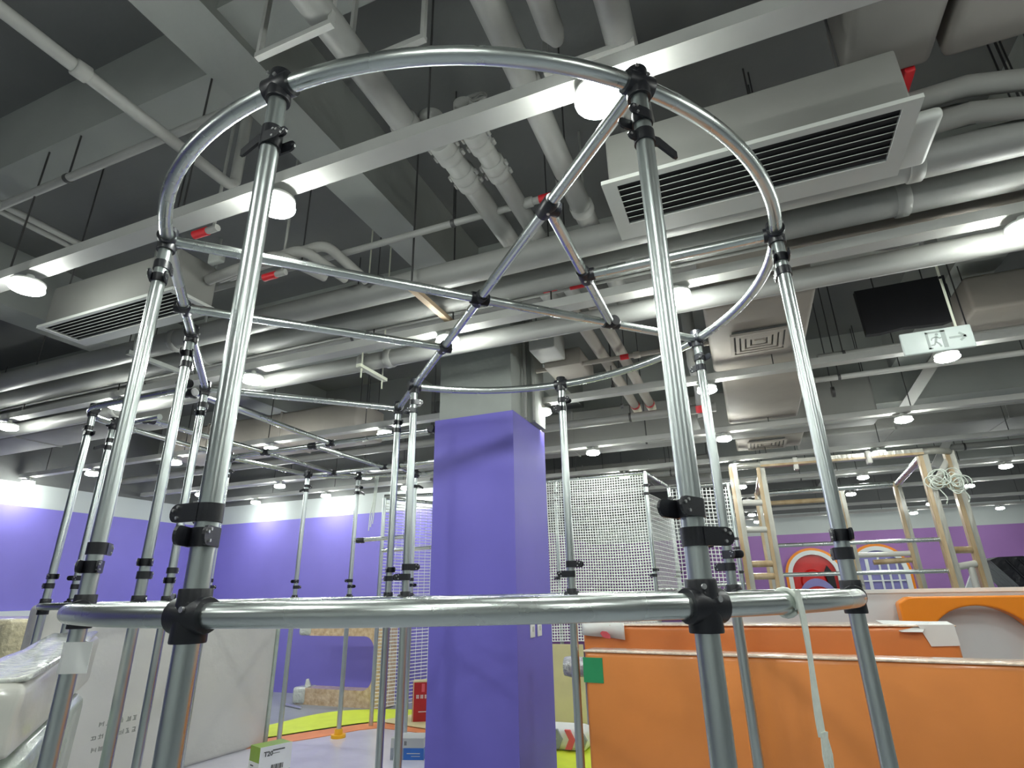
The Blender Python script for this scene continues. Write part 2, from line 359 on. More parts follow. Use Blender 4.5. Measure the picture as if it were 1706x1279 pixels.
# two large mains with strut hangers
for k, (y, z, lab) in enumerate(((2.60, 1.80, 'large grey main pipe crossing the whole ceiling, the nearer of two'), (2.86, 1.79, 'large grey main pipe crossing the whole ceiling, the farther of two'))):
    pipe('main_pipe', lab, [Z(XL + .1, y, z), Z(XR - .1, y, z)], .078, n=24, group='pair of large mains', collars=[Z(-3.7, y, z), Z(.95, y, z)])
for x in (-3.95, -1.60, 1.6):
    t = thing('pipe_hanger', 'strut bracket slung under the two mains, ' + {-3.95: 'below the left air unit', -1.6: 'tan, in the middle above the ring centre', 1.6: 'right of the large air unit'}[x], 'bracket', Z(x, 2.73, 1.68), 'strut brackets under the mains')
    MB().box(Z(x - .02, 2.42, 1.665), Z(x + .02, 3.02, 1.695)).build('strut', 'brass' if x == -1.6 else 'beam', t)
    for y in (2.46, 2.98): MB().tube([Z(x, y, 1.67), Z(x, y, 3.0)], .012 if x == -3.95 else .006, 8).build('hanger_rod', 'beam' if x == -3.95 else 'rod', t)
for k in range(2):
    pipe('conduit', ('thin steel conduit behind the mains, nearer of two', 'thin steel conduit behind the mains, farther of two')[k], [Z(XL + .1, 3.12 + .07 * k, 1.88), Z(XR - .1, 3.12 + .07 * k, 1.88)], .011, 'pipe', group='conduit pair behind the mains')
pipe('main_pipe', 'pale grey main pipe under the second rail, lit by its lamps', [Z(XL + .1, 3.22, 1.64), Z(XR - .1, 3.22, 1.64)], .062, n=24, m='pipe', collars=[Z(-2.47, 3.22, 1.64), Z(-2.25, 3.22, 1.64), Z(-5.2, 3.22, 1.64)])
t = thing('pipe_hanger', 'bright steel strut clamp under the pale main left of the column', 'bracket', Z(-2.42, 3.22, 1.57))
MB().box(Z(-2.44, 3.08, 1.55), Z(-2.40, 3.42, 1.575)).build('strut', 'rodwhite', t)
for y in (3.12, 3.38): MB().tube([Z(-2.42, y, 1.48), Z(-2.42, y, 3.0)], .006, 8).build('hanger_rod', 'rodwhite', t)
# more services deeper in the hall
for (y, z, r, m_, lab) in ((3.72, 2.16, .03, 'pipe', 'grey pipe between the second and third rails, nearest'), 
                       (5.2, 1.86, .04, 'pipe', 'grey pipe between third and fourth rails, nearer one'), (5.6, 1.80, .025, 'rail', 'slim light pipe between third and fourth rails'),
                       (6.05, 1.80, .05, 'pipe', 'thicker grey pipe in front of the fourth rail'), (7.1, 1.78, .04, 'pipe', 'grey pipe behind the fourth rail'),
                       (9.5, 1.8, .05, 'pipe', 'grey pipe between the far rails, nearer one'), (10.7, 1.75, .05, 'pipe', 'grey pipe between the far rails, farther one')):
    if True:
        pts = [Z(XL + .1 if y < 7.7 else -4, y, z), Z(XR - .1, y, z)]
        if y in (5.2, 5.6): pts = [Z(.8, y, z), Z(XR - .1, y, z)]
        if y == 6.05: pts = [Z(XL + .1, y, z), Z(-.1, y, z)]
    pipe('service_pipe', lab, pts, r, m_, hang=[Z(x, y, z) for x in (-3., -1., 1., 3.)], group='service pipes deeper in the hall')
for k, x in enumerate((-.93, -.77)):
    t = pipe('drop_pipe', ('pinkish grey pipe right of the column ending in a red banded valve, left of two', 'pinkish grey pipe right of the column ending in a red banded valve, right of two')[k], [Z(x, 3.5, 1.92), Z(x, 6.0, 1.92)], .048, 'warmduct', bands=[Z(x, 6.0, 1.92)], group='valve pipes right of the column')
    MB().tube([Z(x, 6.02, 1.92), Z(x, 6.18, 1.90)], [.055, .045], 14).build('valve_body', 'valve', t)
pipe('branch_pipe', 'thin pipe with a red band crossing the two valve pipes', [Z(-1.5, 4.35, 1.82), Z(.2, 4.35, 1.82)], .02, 'warmduct', bands=[Z(-.72, 4.35, 1.82)], collars=[Z(-.62, 4.35, 1.82)])
t = thing('junction_box', 'pale metal box hung right of the column behind the lower pipe', 'box', Z(-1.28, 4.3, 1.78))
MB().box(Z(-1.42, 3.95, 1.84), Z(-1.20, 4.25, 2.05), bev=.01).build('housing', 'rail', t); MB().box(Z(-1.40, 4.27, 1.80), Z(-1.08, 4.75, 1.95), bev=.01).build('lower_housing', 'warmduct', t)
for x in (-1.4, -1.22): MB().tube([Z(x, 4.1, 2.04), Z(x, 4.1, 3.0)], .005, 6).build('hanger_rod', 'rod', t)
pipe('hanging_pipe', 'grey vertical pipe stub with a red band beside the boxy duct', [Z(-.22, 5.55, 1.55), Z(-.22, 5.55, 1.72), Z(-.22, 5.1, 1.95), Z(-.22, 5.05, 3.0)], .055, 'pipe', bands=[Z(-.22, 5.52, 1.64)])

# ducts
def duct(label, a, b, m='duct', seams=(), bev=.03, name='air_duct'):
    t = thing(name, label, 'duct', ((a[0] + b[0]) / 2, (a[1] + b[1]) / 2, a[2]))
    MB().box(a, b, bev=bev).build('casing', m, t)
    for ax, q in seams:
        e = .008
        if ax == 'y': MB().box((a[0] - e, q - .012, a[2] - e), (b[0] + e, q + .012, b[2] + e)).build('flange', m, t)
        else: MB().box((q - .012, a[1] - e, a[2] - e), (q + .012, b[1] + e, b[2] + e)).build('flange', m, t)
    for x in (a[0] + .03, b[0] - .03):
        for y in (a[1] + .1, b[1] - .1): MB().tube([(x, y, b[2] - .01), (x, y, HC)], .005, 6).build('hanger_rod', 'rod', t)
    return t
duct('dark grey ducting panel at the upper right corner, left of two', Z(.66, -2, 2.02), Z(.99, 2.26, 2.35), 'darkduct')
duct('dark grey ducting panel at the upper right corner, right of two', Z(1.02, -2, 2.0), Z(1.62, 2.24, 2.35), 'darkduct')
duct('broad grey duct crossing behind the fourth rail right of the column', Z(-3.6, 7.25, 1.78), Z(1.6, 7.55, 2.35), seams=[('x', -2.), ('x', -.5)])
duct('shallow warm grey duct box at the right behind the mains', Z(.40, 2.98, 1.72), Z(1.65, 3.08, 1.95), 'warmduct', bev=.015)
duct('long grey duct over the left rear frame', Z(-6.9, 5.0, 1.72), Z(-3.9, 5.55, 2.1), seams=[('x', -6.2), ('x', -5.), ], m='warmduct')
duct('flat grey duct at the far left above the purple wall', Z(-9.0, 3.6, 1.75), Z(-5.6, 4.1, 2.1), seams=[('x', -7.5)])
duct('wide dark duct at the right beyond the exit sign', Z(1.9, 5.0, 2.0), Z(4.6, 5.5, 2.3), seams=[('x', 2.8), ('x', 3.7)], m='warmduct')
duct('wide duct high at the far right of the hall', Z(.9, 8.4, 1.9), Z(4.8, 9.2, 2.25), seams=[('x', 2.), ('x', 3.2)])
duct('long duct far behind the white nets', Z(-3.8, 9.9, 1.75), Z(-.4, 10.6, 2.15), seams=[('x', -2.6), ('x', -1.4)])
# boxy duct with square diffusers
t = duct('boxy warm grey duct carrying two square louvred diffusers', Z(-.05, 3.62, 1.76), Z(.64, 4.9, 2.2), 'warmduct', seams=[])
t2 = duct('second boxy warm grey duct behind the one with the near diffuser', Z(.0, 5.0, 1.72), Z(.70, 6.55, 2.2), 'warmduct')
def diffuser(label, cx, cy, zb, s):
    d = thing('ceiling_diffuser', label, 'vent', Z(cx, cy, zb), 'square louvred diffusers')
    for k in range(5):
        a = s / 2 * (1 - k * .19); b2 = a - s * .062; z = zb + .004 + k * .004
        o = [(-a, -a), (a, -a), (a, a), (-a, a)]; i2 = [(-b2, -b2), (b2, -b2), (b2, b2), (-b2, b2)]
        MB().strip(o, i2, lambda p, q, dd: Z(cx + p, cy + q, dd), z - .012, z + .004, closed=True).build('louvre', 'warmduct', d)
    MB().box(Z(cx - s * .46, cy - s * .46, zb + .022), Z(cx + s * .46, cy + s * .46, zb + .03)).build('back_plate', 'slab', d)
    MB().box(Z(cx - s * .08, cy - s * .08, zb + .0), Z(cx + s * .08, cy + s * .08, zb + .012)).build('centre_plate', 'warmduct', d)
diffuser('square louvred diffuser under the boxy duct right of the ring', .30, 4.26, 1.725, .40)
diffuser('square louvred diffuser far back above the tan wrapped tower', .42, 7.9, 1.75, .46)
MBx = duct('pale boxy duct around the farther square diffuser', Z(.05, 7.58, 1.785), Z(.85, 8.3, 2.2), 'warmduct')
# split air units with bar grilles
def air_unit(label, x0, x1, y0, y1, zb, ht, fr, tail=None):
    t = thing('air_conditioner', label, 'air conditioner', Z((x0 + x1) / 2, (y0 + y1) / 2, zb), 'ducted air units')
    MB().box(Z(x0 + .03, y0 + .02, zb + .012), Z(x1 - .03, y1 - .02, zb + ht), bev=.01).build('casing', 'accase', t)
    o = [(x0, y0), (x1, y0), (x1, y1), (x0, y1)]; i2 = [(x0 + fr, y0 + fr * .55), (x1 - fr, y0 + fr * .55), (x1 - fr, y1 - fr * 1.9), (x0 + fr, y1 - fr * 1.9)]
    MB().strip(o, i2, lambda p, q, d: Z(p, q, d), zb - .006, zb + .012, closed=True).build('grille_frame', 'acwhite', t)
    MB().box(Z(x0 + fr * .9, y0 + fr * .5, zb + .008), Z(x1 - fr * .9, y1 - fr, zb + .011)).build('dark_backing', 'dark', t)
    n = 7; ya, yb = y0 + fr * .55, y1 - fr * 1.9
    for k in range(n - 1):
        y = ya + (yb - ya) * (k + 1) / n
        MB().add([Z(x0 + fr, y - .006, zb - .004), Z(x1 - fr, y - .006, zb - .004), Z(x1 - fr, y + .006, zb + .004), Z(x0 + fr, y + .006, zb + .004),
                  Z(x0 + fr, y - .006, zb - .001), Z(x1 - fr, y - .006, zb - .001), Z(x1 - fr, y + .006, zb + .007), Z(x0 + fr, y + .006, zb + .007)],
                 [(0, 1, 2, 3), (4, 7, 6, 5), (0, 4, 5, 1), (1, 5, 6, 2), (2, 6, 7, 3), (3, 7, 4, 0)]).build('slat', 'acwhite', t)
    if tail:
        MB().box(Z(x1 - .02, y0 + .14, zb + .01), Z(x1 + tail, y1 + .0, zb + .06), bev=.02).build('side_cover', 'acwhite', t)
    for x in (x0 + .1, x1 - .2): MB().tube([Z(x, y0 + .06, zb + ht - .01), Z(x, y0 + .06, 3.0)], .005, 6).build('hanger_rod', 'rod', t)
    return t
air_unit('large ceiling air unit with long slatted grille at the upper right', -.35, .80, 1.93, 2.36, 1.60, .26, .06, .10)
air_unit('smaller ceiling air unit with slatted grille behind the left poles', -3.90, -2.72, 1.82, 2.12, 1.60, .28, .04)
for k, (y, z, x0) in enumerate(((2.42, 1.98, .86), (2.56, 1.96, .92), (2.46, 1.87, .93))):
    pipe('insulated_pipe', 'foam wrapped refrigerant pipe right of the large air unit, ' + ('upper', 'middle', 'lower')[k], [Z(x0, y, z), Z(1.15, y, z + .015), Z(1.4, y + .03, z - .02), Z(2.6, y + .05, z - .01)], .045, 'duct', group='insulated pipes right of the air unit')
tag(MB().box(Z(.90, 2.255, 2.01), Z(.94, 2.40, 2.07), bev=.008).build('cable_tag', 'red'), 'small red tag at the upper right beside the large air unit', 'tag')
t = thing('refrigerant_lines', 'bent foam covered lines leaving the left air unit', 'pipe', Z(-2.5, 2.1, 1.8))
for k in range(3):
    y = 2.02 + .07 * k
    MB().tube([Z(-2.72, y, 1.76 + .05 * k), Z(-2.5, y, 1.78 + .05 * k)] + bend(Z(-2.5, y, 1.78 + .05 * k), Z(-2.2 + .1 * k, y, 1.80 + .05 * k), Z(-2.12 + .1 * k, y + .3, 1.8), .07) + [Z(-2.12 + .1 * k, y + .3, 1.8)], .03, 10).build('line', 'duct', t)
MB().box(Z(-2.64, 1.93, 1.80), Z(-2.54, 1.97, 1.90), bev=.01).build('junction_box', 'beam', t)
for k, (x, y, z, wh) in enumerate(((-2.40, 1.66, 1.75, 'beyond the first rail, nearer one'), (-2.39, 2.12, 1.75, 'beyond the first rail, farther one'), (-.97, 3.0, 1.80, 'behind the mains near the ring centre, left of two'), (-.80, 3.03, 1.80, 'behind the mains near the ring centre, right of two'))):
    t = thing('drop_pipe', 'thin drop pipe with red cap ' + wh, 'pipe cap', Z(x, y, z), 'red pipe caps')
    MB().tube([Z(x, y, z), Z(x + .09, y, z)], .022, 12).build('cap', 'red', t); MB().tube([Z(x + .09, y, z), Z(x + .16, y, z)], .018, 10).build('pipe_end', 'pipe', t)
    MB().tube([Z(x + .13, y, z), Z(x + .13, y, 3.0)], .008, 8).build('drop_rod', 'pipe', t)
# L brackets & hanging wires at the top
for k, (x, y, wh) in enumerate(((-1.02, 1.30, 'above the ring apex'), (-.30, 1.62, 'beside the brightest lamp'), (-1.30, 1.12, 'at the pipe left of the ring apex'))):
    t = thing('angle_bracket', 'thin pale angle bracket ' + wh, 'bracket', Z(x, y, 2.0), 'angle brackets at the top')
    MB().box(Z(x - .18, y - .012, 1.94), Z(x + .18, y + .012, 1.965)).build('arm', 'rail', t)
    for sx in (-.17, .17): MB().box(Z(x + sx - .008, y - .01, 1.965), Z(x + sx + .008, y + .01, 3.0)).build('leg', 'rail', t)
# diagonal braces in the far ceiling at the right
for k, (a, b2, wh) in enumerate(((Z(2.25, 6.5, 2.4), Z(1.75, 6.9, 1.75), 'behind the exit sign'), (Z(3.5, 9.3, 3.0), Z(2.6, 9.45, 1.55), 'above the tan wrapped tower'), (Z(-.62, 6.5, 3.0), Z(-.35, 6.6, 1.68), 'above the white nets'))):
    d = (b2 - a).normalized(); s_ = d.cross(Vector((0, 1, 0))).normalized() * .05
    tag(MB().add([a - s_, a + s_, b2 + s_, b2 - s_] + [q + Vector((0, .05, 0)) for q in (a - s_, a + s_, b2 + s_, b2 - s_)],
        [(0, 1, 2, 3), (7, 6, 5, 4), (0, 4, 5, 1), (1, 5, 6, 2), (2, 6, 7, 3), (3, 7, 4, 0)]).build('diagonal_brace', 'rail'), 'grey diagonal brace in the ceiling ' + wh, 'brace')
# exit sign hung on a rod, black panel behind
t = thing('exit_sign', 'white running man exit sign with arrow, hung on a rod at the right', 'sign', Z(1.20, 3.7, 1.27))
X0, X1, z0, z1, ys = 1.02, 1.372, 1.265, 1.405, 3.7
MB().box(Z(X0, ys, z0), Z(X1, ys + .022, z1), bev=.008).build('plate', 'sign', t)
g = MB(); yq = ys - .0015
def rect(a0, b0, a1, b1): g.box(Z(X0 + a0, yq, z0 + b0), Z(X0 + a1, yq + .002, z0 + b1))
rect(.125, .018, .137, .125); rect(.200, .018, .222, .125); rect(.125, .115, .222, .125); rect(.125, .018, .146, .026)
def limb(a, b2, wd):
    a = Vector((a[0], 0, a[1])); b2 = Vector((b2[0], 0, b2[1])); d = (b2 - a).normalized(); s_ = Vector((-d.z, 0, d.x)) * wd
    g.add([Z(X0, yq, z0) + q + Vector((0, e, 0)) for e in (0, .002) for q in (a - s_, a + s_, b2 + s_, b2 - s_)], [(0, 1, 2, 3), (7, 6, 5, 4), (0, 4, 5, 1), (1, 5, 6, 2), (2, 6, 7, 3), (3, 7, 4, 0)])
limb((.176, .092), (.166, .058), .006); limb((.174, .09), (.152, .083), .003); limb((.152, .083), (.147, .07), .003); limb((.176, .09), (.190, .078), .003); limb((.190, .078), (.198, .083), .003)
limb((.166, .06), (.158, .042), .004); limb((.158, .042), (.140, .040), .004); limb((.167, .06), (.181, .046), .004); limb((.181, .046), (.188, .026), .004)
g.tube([Z(X0 + .180, yq, z0 + .105), Z(X0 + .180, yq + .002, z0 + .105)], .008, 12)
limb((.235, .072), (.315, .072), .006); limb((.315, .072), (.285, .096), .006); limb((.315, .072), (.285, .048), .006)
g.build('pictogram', 'signgrey', t)
MB().tube([Z(1.305, ys + .01, z1), Z(1.305, ys + .01, 1.96)], .007, 10).build('rod', 'rodwhite', t)
MB().tube([Z(1.305, ys + .01, 1.72), Z(1.305, ys + .01, 1.735)], .010, 10).build('joint', 'black', t)
MB().tube([Z(1.305, ys + .01, 2.0), Z(1.305, ys + .01, 3.0)], .005, 8).build('upper_rod', 'rod', t)
MB().box(Z(1.27, ys - .02, 1.955), Z(1.34, ys + .05, 2.03)).build('ceiling_clip', 'rail', t)
t = thing('black_screen', 'matt black rectangular panel hung behind the exit sign', 'panel', Z(1.46, 5, 1.94))
MB().prism([(1.15, 2.345), (1.79, 2.35), (1.77, 1.96), (1.70, 1.94), (1.55, 1.945), (1.42, 1.955), (1.25, 1.935), (1.16, 1.94)], lambda a, b2, d: Z(a, d, b2), 5.0, 5.06).build('board', 'blackfelt', t)
for x in (1.3, 1.65): MB().tube([Z(x, 5.03, 2.34), Z(x, 5.03, 3.0)], .005, 6).build('hanger_wire', 'rod', t)
t = thing('drooping_cable', 'thin dark cable drooping below the second rail near the exit sign', 'cable', Z(.9, 3.05, 1.9))
MB().tube([Z(.68 + .05 * i, 2.99, 1.60 + .0024 * (i - 5) ** 2) for i in range(11)], .006, 6).build('cable', 'rod', t)

# ------------------------------------------------------------------ pipe-frame fittings
PR = .0242
def tee_mesh():
    q = MB()
    q.tube([(0, 0, -.05), (0, 0, -.047), (0, 0, .047), (0, 0, .05)], [.033, .034, .0315, .0305], 22)
    q.tube([(-.043, 0, 0), (-.040, 0, 0), (.040, 0, 0), (.043, 0, 0)], [.033, .0345, .0345, .033], 22)
    q.box((-.02, -.03, -.03), (.02, .03, .03), bev=.008)
    q.tube([(.012, -.0335, .012), (.012, -.038, .012)], .006, 10, 1); q.tube([(-.02, -.030, .036), (-.02, -.034, .036)], .0055, 10, 1)
    q.tube([(.012, .0335, .012), (.012, .038, .012)], .006, 10, 1)
    return q.mesh('connector', ['black', 'screw'])
TEE = tee_mesh()
SMALLTEE = MB().tube([(-.045, 0, 0), (-.042, 0, 0), (.042, 0, 0), (.045, 0, 0)], [.0295, .031, .031, .0295], 18).tube([(0, 0, 0), (0, .043, 0), (0, .046, 0)], [.030, .030, .0285], 18).tube([(.0, 0, -.03), (.0, 0, -.034)], .006, 8, 1).mesh('connector', ['black', 'screw'])
def bracket_mesh(L=.078, h=.019, wing=False):
    q = MB(); q.tube([(0, 0, -h), (0, 0, h)], .0285, 22)
    arc = [(L - h + h * math.cos(a), h * math.sin(a)) for a in [(-PI / 2 + PI * k / 8) for k in range(9)]]
    poly = [(.0, -h)] + arc + [(.0, h)]
    if not wing:
        for y in (-.030, .024): q.prism(poly, lambda a, b2, d: Vector((a, d, b2)), y, y + .006)
        for (a, b2) in ((L - .012, .006), (L - .024, .012), (L - .024, -.010)):
            q.tube([(a, -.0335, b2), (a, -.030, b2)], .0035, 8, 1); q.tube([(a, .0335, b2), (a, .030, b2)], .0035, 8, 1)
    else:
        p = [(.0, h), (.05, h), (.105, -.012), (.105, -.034), (.095, -.034), (.045, -.010), (0, -h)]
        q.prism(p, lambda a, b2, d: Vector((a, d, b2)), -.004, .004)
        p2 = [(0, -h * .8)] + [(-.04 + .012 * math.cos(a), .014 * math.sin(a)) for a in [(1.5 * PI - PI * k / 6) for k in range(7)]] + [(0, h * .8)]
        q.prism(p2, lambda a, b2, d: Vector((a, d, b2)), -.004, .004)
        q.tube([(-.044, -.006, 0), (-.044, .006, 0)], .004, 8, 1)
    return q.mesh('bracket', ['black', 'screw'])
BR = bracket_mesh(); BRS = bracket_mesh(.055, .017); WING = bracket_mesh(wing=True); LUG = bracket_mesh(.06, .017)
ZL, ZU = -.031, 1.35
def pole(t, x, y, tang, zt=ZU, low=((.165, -1), (.108, 1)), high=((1.232, -1, 0), (1.172, 1, 0)), lower=True, upper=True, br=None, zb=-E):
    p = MB().tube([Z(x, y, zb), Z(x, y, zt)], PR, 20).build('pole', 'steel', t)
    for z, sd in low: inst('bracket', br or BR, p, Z(x, y, z), math.radians(sd) if abs(sd) > 1.5 else (tang if sd > 0 else tang + PI))
    for z, sd, wg in high: inst('bracket', WING if wg else LUG, p, Z(x, y, z), tang if sd > 0 else tang + PI)
    if lower: inst('connector', TEE, p, Z(x, y, ZL), tang)
    if upper: inst('connector', TEE, p, Z(x, y, zt), tang)
    return p
# ------------------------------------------------------------------ round tower frame
CX, CY, RR = -1.039, 2.203, 1.328
tower = thing('round_tower_frame', 'large round climbing frame of galvanised pipes with black fittings in the foreground', 'climbing frame', (CX, CY, 0))
def on(a, z): return Z(CX + RR * math.cos(math.radians(a)), CY + RR * math.sin(math.radians(a)), z)
def arc(a0, a1, z, n=64): return [on(a0 + (a1 - a0) * i / n, z) for i in range(n + 1)]
MB().tube(arc(-135, 135, ZU, 96), PR, 20).build('upper_ring', 'steel_h', tower)
MB().tube(arc(-135, 135, ZL, 96), PR, 20).build('lower_ring', 'steel_h', tower)
ring_poles = {}
for a in (-90, -45, 0, 45, 90, 135, 225):
    q = on(a, 0); T = math.radians(a + 90)
    if a == -90: hi = ((1.180, -1, 1), (1.150, 1, 0))
    elif a == -45: hi = ((1.222, -1, 0), (1.158, 1, 1))
    else: hi = ((1.232, -1, 0), (1.172, 1, 0))
    ring_poles[a] = pole(tower, q.x, q.y, T, low={-90: ((.168, -1), (.118, -62)), -45: ((.160, -118), (.102, 1))}.get(a, ((.160, -1), (.102, 1))), high=hi)
def rail(t, a, b2, r=PR * .93, name='cross_pipe', m='steel_h'): return MB().tube([a, b2], r, 18).build(name, m, t)
# cross pipes at the top
c0 = Z(CX, CY, ZU); ctr = c0
rail(tower, on(-45, ZU), on(135, ZU)); rail(tower, on(225, ZU), c0 - (c0 - on(225, ZU)).normalized() * .02); rail(tower, c0, on(45, ZU))
def fit(t, p, ang, me=None): return inst('connector', me or SMALLTEE, t, p, ang)
fit(tower, c0, PI / 4); fit(tower, c0, PI / 4 + PI)
jA = Z(CX + .53, CY - .53, ZU); jB = Z(CX + .53, CY + .53, ZU); jC = Z(CX + .53, CY, ZU)
rail(tower, jA, jB); rail(tower, jC, on(0, ZU))
fit(tower, jA, -PI / 4); fit(tower, jB, PI / 4 + PI); fit(tower, jC, -PI / 2); fit(tower, on(0, ZU), PI / 2)
# lower floor-level chord pipes seen edge on
rail(tower, on(225, ZL), on(135, ZL)); rail(tower, on(-45, ZL), on(135, ZL))
# paper tag wrapped round one pole
q = on(225, 0); pg = MB(); n = 10
for sgn in (1,):
    pts = [(q.x + .030 * math.cos(a) , q.y + .030 * math.sin(a)) for a in [(-.3 * PI - k * PI / 9 * 1.4) for k in range(n)]]
    pts = [(pts[0][0] + .055, pts[0][1] + .03)] + pts
    vs = [Z(px, py, z) for z in (-.205, -.118) for px, py in pts]; k = len(pts)
    pg.add(vs, [(i, i + 1, k + i + 1, k + i) for i in range(k - 1)])
tagp = pg.build('paper_tag', 'paper', ring_poles[225])
so = tagp.modifiers.new('thickness', 'SOLIDIFY'); so.thickness = .002
# webbing strap hanging from the lower ring
q = on(-34.3, ZL); sd = Vector((math.cos(math.radians(60)), math.sin(math.radians(60)), 0))
t = thing('webbing_strap', 'white frayed webbing strap hanging from the lower ring at the right', 'strap', q + Vector((0, 0, -.36)))
mb = MB(); nn = 14; vs = []
for i in range(nn + 1):
    f = i / nn; c = q + Vector((.032 * math.cos(math.radians(-30)), .032 * math.sin(math.radians(-30)), .026 - .275 * f)) + sd * .006 * math.sin(f * 5)
    wd = .0095 + .003 * f + .002 * math.sin(f * 9)
    vs += [c - sd * wd, c + sd * wd]
mb.add(vs, [(2 * i, 2 * i + 1, 2 * i + 3, 2 * i + 2) for i in range(nn)])
o = mb.build('band', 'strap', t); so = o.modifiers.new('thickness', 'SOLIDIFY'); so.thickness = .003
mb = MB()
for i in range(16):
    a = q + Vector((.028, -.016, -.242)) + sd * random.uniform(-.009, .009)
    mb.tube([a, a + sd * random.uniform(-.012, .012) + Vector((0, 0, -.04)), a + sd * random.uniform(-.022, .022) + Vector((0, 0, -random.uniform(.09, .13)))], [.004, .0035, .001], 6)
tag(mb.build('frayed_end', 'strap', t), kind='stuff')
t2_ = MB().tube([q + Vector((.0, 0, 0)) + .028 * (math.cos(a) * Vector((math.cos(math.radians(-30)), math.sin(math.radians(-30)), 0)) + math.sin(a) * Vector((0, 0, 1))) for a in [k * PI / 8 for k in range(16)]], .005, 8, closed=True).build('loop', 'strap', t)
# film wrapped over ring at the right
# ------------------------------------------------------------------ bridge frame going left
bridge = thing('bridge_frame', 'short bridge of galvanised pipes joining the round tower to the left frame', 'climbing frame', (-2.8, 2.6, 0))
u = Vector((-.7071, .7071, 0)); A0 = on(225, ZU); B0 = on(135, ZU)
Aend = A0 + u * 1.86; Bend = B0 + u * .52
rail(bridge, A0, Aend); rail(bridge, B0, Bend); rail(bridge, Aend, Bend)
rail(bridge, A0 + Vector((0, 0, ZL - ZU)), Aend + Vector((0, 0, ZL - ZU))); rail(bridge, B0 + Vector((0, 0, ZL - ZU)), Bend + Vector((0, 0, ZL - ZU))); rail(bridge, Aend + Vector((0, 0, ZL - ZU)), Bend + Vector((0, 0, ZL - ZU)))
j1 = A0 + u * .61; jj = Z(CX, CY, ZU) + (B0 - c0).normalized() * .62
rail(bridge, j1, jj); fit(bridge, j1, PI * .75); inst('connector', SMALLTEE, bridge, jj, PI * .75 + PI)
P3 = A0 + u * .935
for p, T in ((P3, .75 * PI), (Aend, .75 * PI), (Bend, .75 * PI)):
    pole(bridge, p.x, p.y, T + (PI if p is Aend else 0), br=BRS)
# ------------------------------------------------------------------ left rear platform frame
plat = thing('platform_frame', 'rectangular climbing frame of galvanised pipes behind the round tower at the left', 'climbing frame', (-4.2, 4.2, 0))
def H_(x, y, z=ZU): return Z(x, y, z)
def spl(pts, n=8):
    pts = [Vector(p) for p in pts]; out = []
    for i in range(len(pts) - 1):
        p0, p1, p2, p3 = pts[max(i - 1, 0)], pts[i], pts[i + 1], pts[min(i + 2, len(pts) - 1)]
        for k in range(n):
            f = k / n; out.append(.5 * ((2 * p1) + (p2 - p0) * f + (2 * p0 - 5 * p1 + 4 * p2 - p3) * f * f + (3 * p1 - p0 - 3 * p2 + p3) * f ** 3))
    return out + [pts[-1]]
for z in (ZU, ZL):
    MB().tube(spl([H_(-3.42, 2.52, z), H_(-4.05, 2.52, z), H_(-4.40, 2.54, z), H_(-4.60, 2.70, z), H_(-4.66, 2.92, z)]), PR * .93, 14).build('rounded_rail', 'steel_h', plat)
    MB().tube(spl([H_(-4.70, 5.20, z), H_(-4.53, 5.44, z), H_(-4.23, 5.56, z), H_(-3.88, 5.68, z), H_(-3.555, 5.76, z), H_(-3.1, 5.72, z), H_(-2.75, 5.5, z)]), PR * .93, 14).build('rounded_rail', 'steel_h', plat)
    rail(plat, H_(-4.80, 4.15, z), H_(-2.35, 4.15, z)); rail(plat, H_(-4.70, 5.26, z), H_(-2.75, 5.26, z))
    rail(plat, H_(-4.66, 2.92, z), H_(-4.76, 4.15, z)); rail(plat, H_(-4.80, 4.15, z), H_(-4.70, 5.2, z))
rail(plat, H_(-3.44, 2.58), H_(-3.50, 4.15)); rail(plat, H_(-4.30, 2.92), H_(-4.30, 4.15)); rail(plat, H_(-4.66, 2.92), H_(-4.15, 2.90))
rail(plat, H_(-4.30, 4.15), H_(-4.36, 5.26)); rail(plat, H_(-3.71, 4.15), H_(-3.66, 5.26))
rail(plat, H_(-4.36, 5.26), H_(-4.23, 5.56)); rail(plat, H_(-3.49, 5.26), H_(-3.555, 5.78))
for p, a in ((H_(-3.50, 4.15), PI), (H_(-4.30, 4.15), PI), (H_(-4.30, 4.15), 0), (H_(-3.71, 4.15), 0), (H_(-4.36, 5.26), PI), (H_(-3.66, 5.26), PI), (H_(-3.49, 5.26), 0), (H_(-2.40, 4.15), PI), (H_(-3.46, 2.6), 0), (H_(-4.3, 2.92), 0), (H_(-3.34, 2.46), PI)):
    fit(plat, p, a)
for (x, y, T, hi) in ((-4.44, 2.58, PI * .9, ((1.21, 1, 0), (1.17, -1, 0))), (-4.655, 2.88, PI / 2, ((1.21, 1, 0), (1.15, -1, 1))), (-4.79, 4.17, PI / 2, ((1.21, 1, 0), (1.16, -1, 0))),
                   (-4.68, 5.20, PI / 2, ((1.21, 1, 0), (1.16, -1, 1))), (-4.23, 5.56, .1, ((1.215, 1, 0), (1.15, 1, 1))), (-3.555, 5.76, .1, ((1.20, 1, 1),))):
    p = pole(plat, x, y, T, br=BRS, high=hi, low=((.16, -1), (.10, 1)))
MB().tube([H_(-4.23, 5.56, .60), H_(-3.555, 5.77, .63)], PR * .93, 14).build('mid_rail', 'steel_h', plat)
fit(plat, H_(-4.15, 5.585, .60), .3); fit(plat, H_(-3.62, 5.75, .63), .3 + PI)
mb = MB(); mb.cyl((-4.23, 5.56), .075, 0, .035, 20); mb.cyl((-4.23, 5.56), .042, .035, .085, 20); tag(mb.build('pole_foot', 'footyel', plat), 'yellow plastic foot')
t = thing('hanging_strap', 'thin white cord loop hanging from the left rear frame', 'strap', Z(-4.0, 5.5, .75))
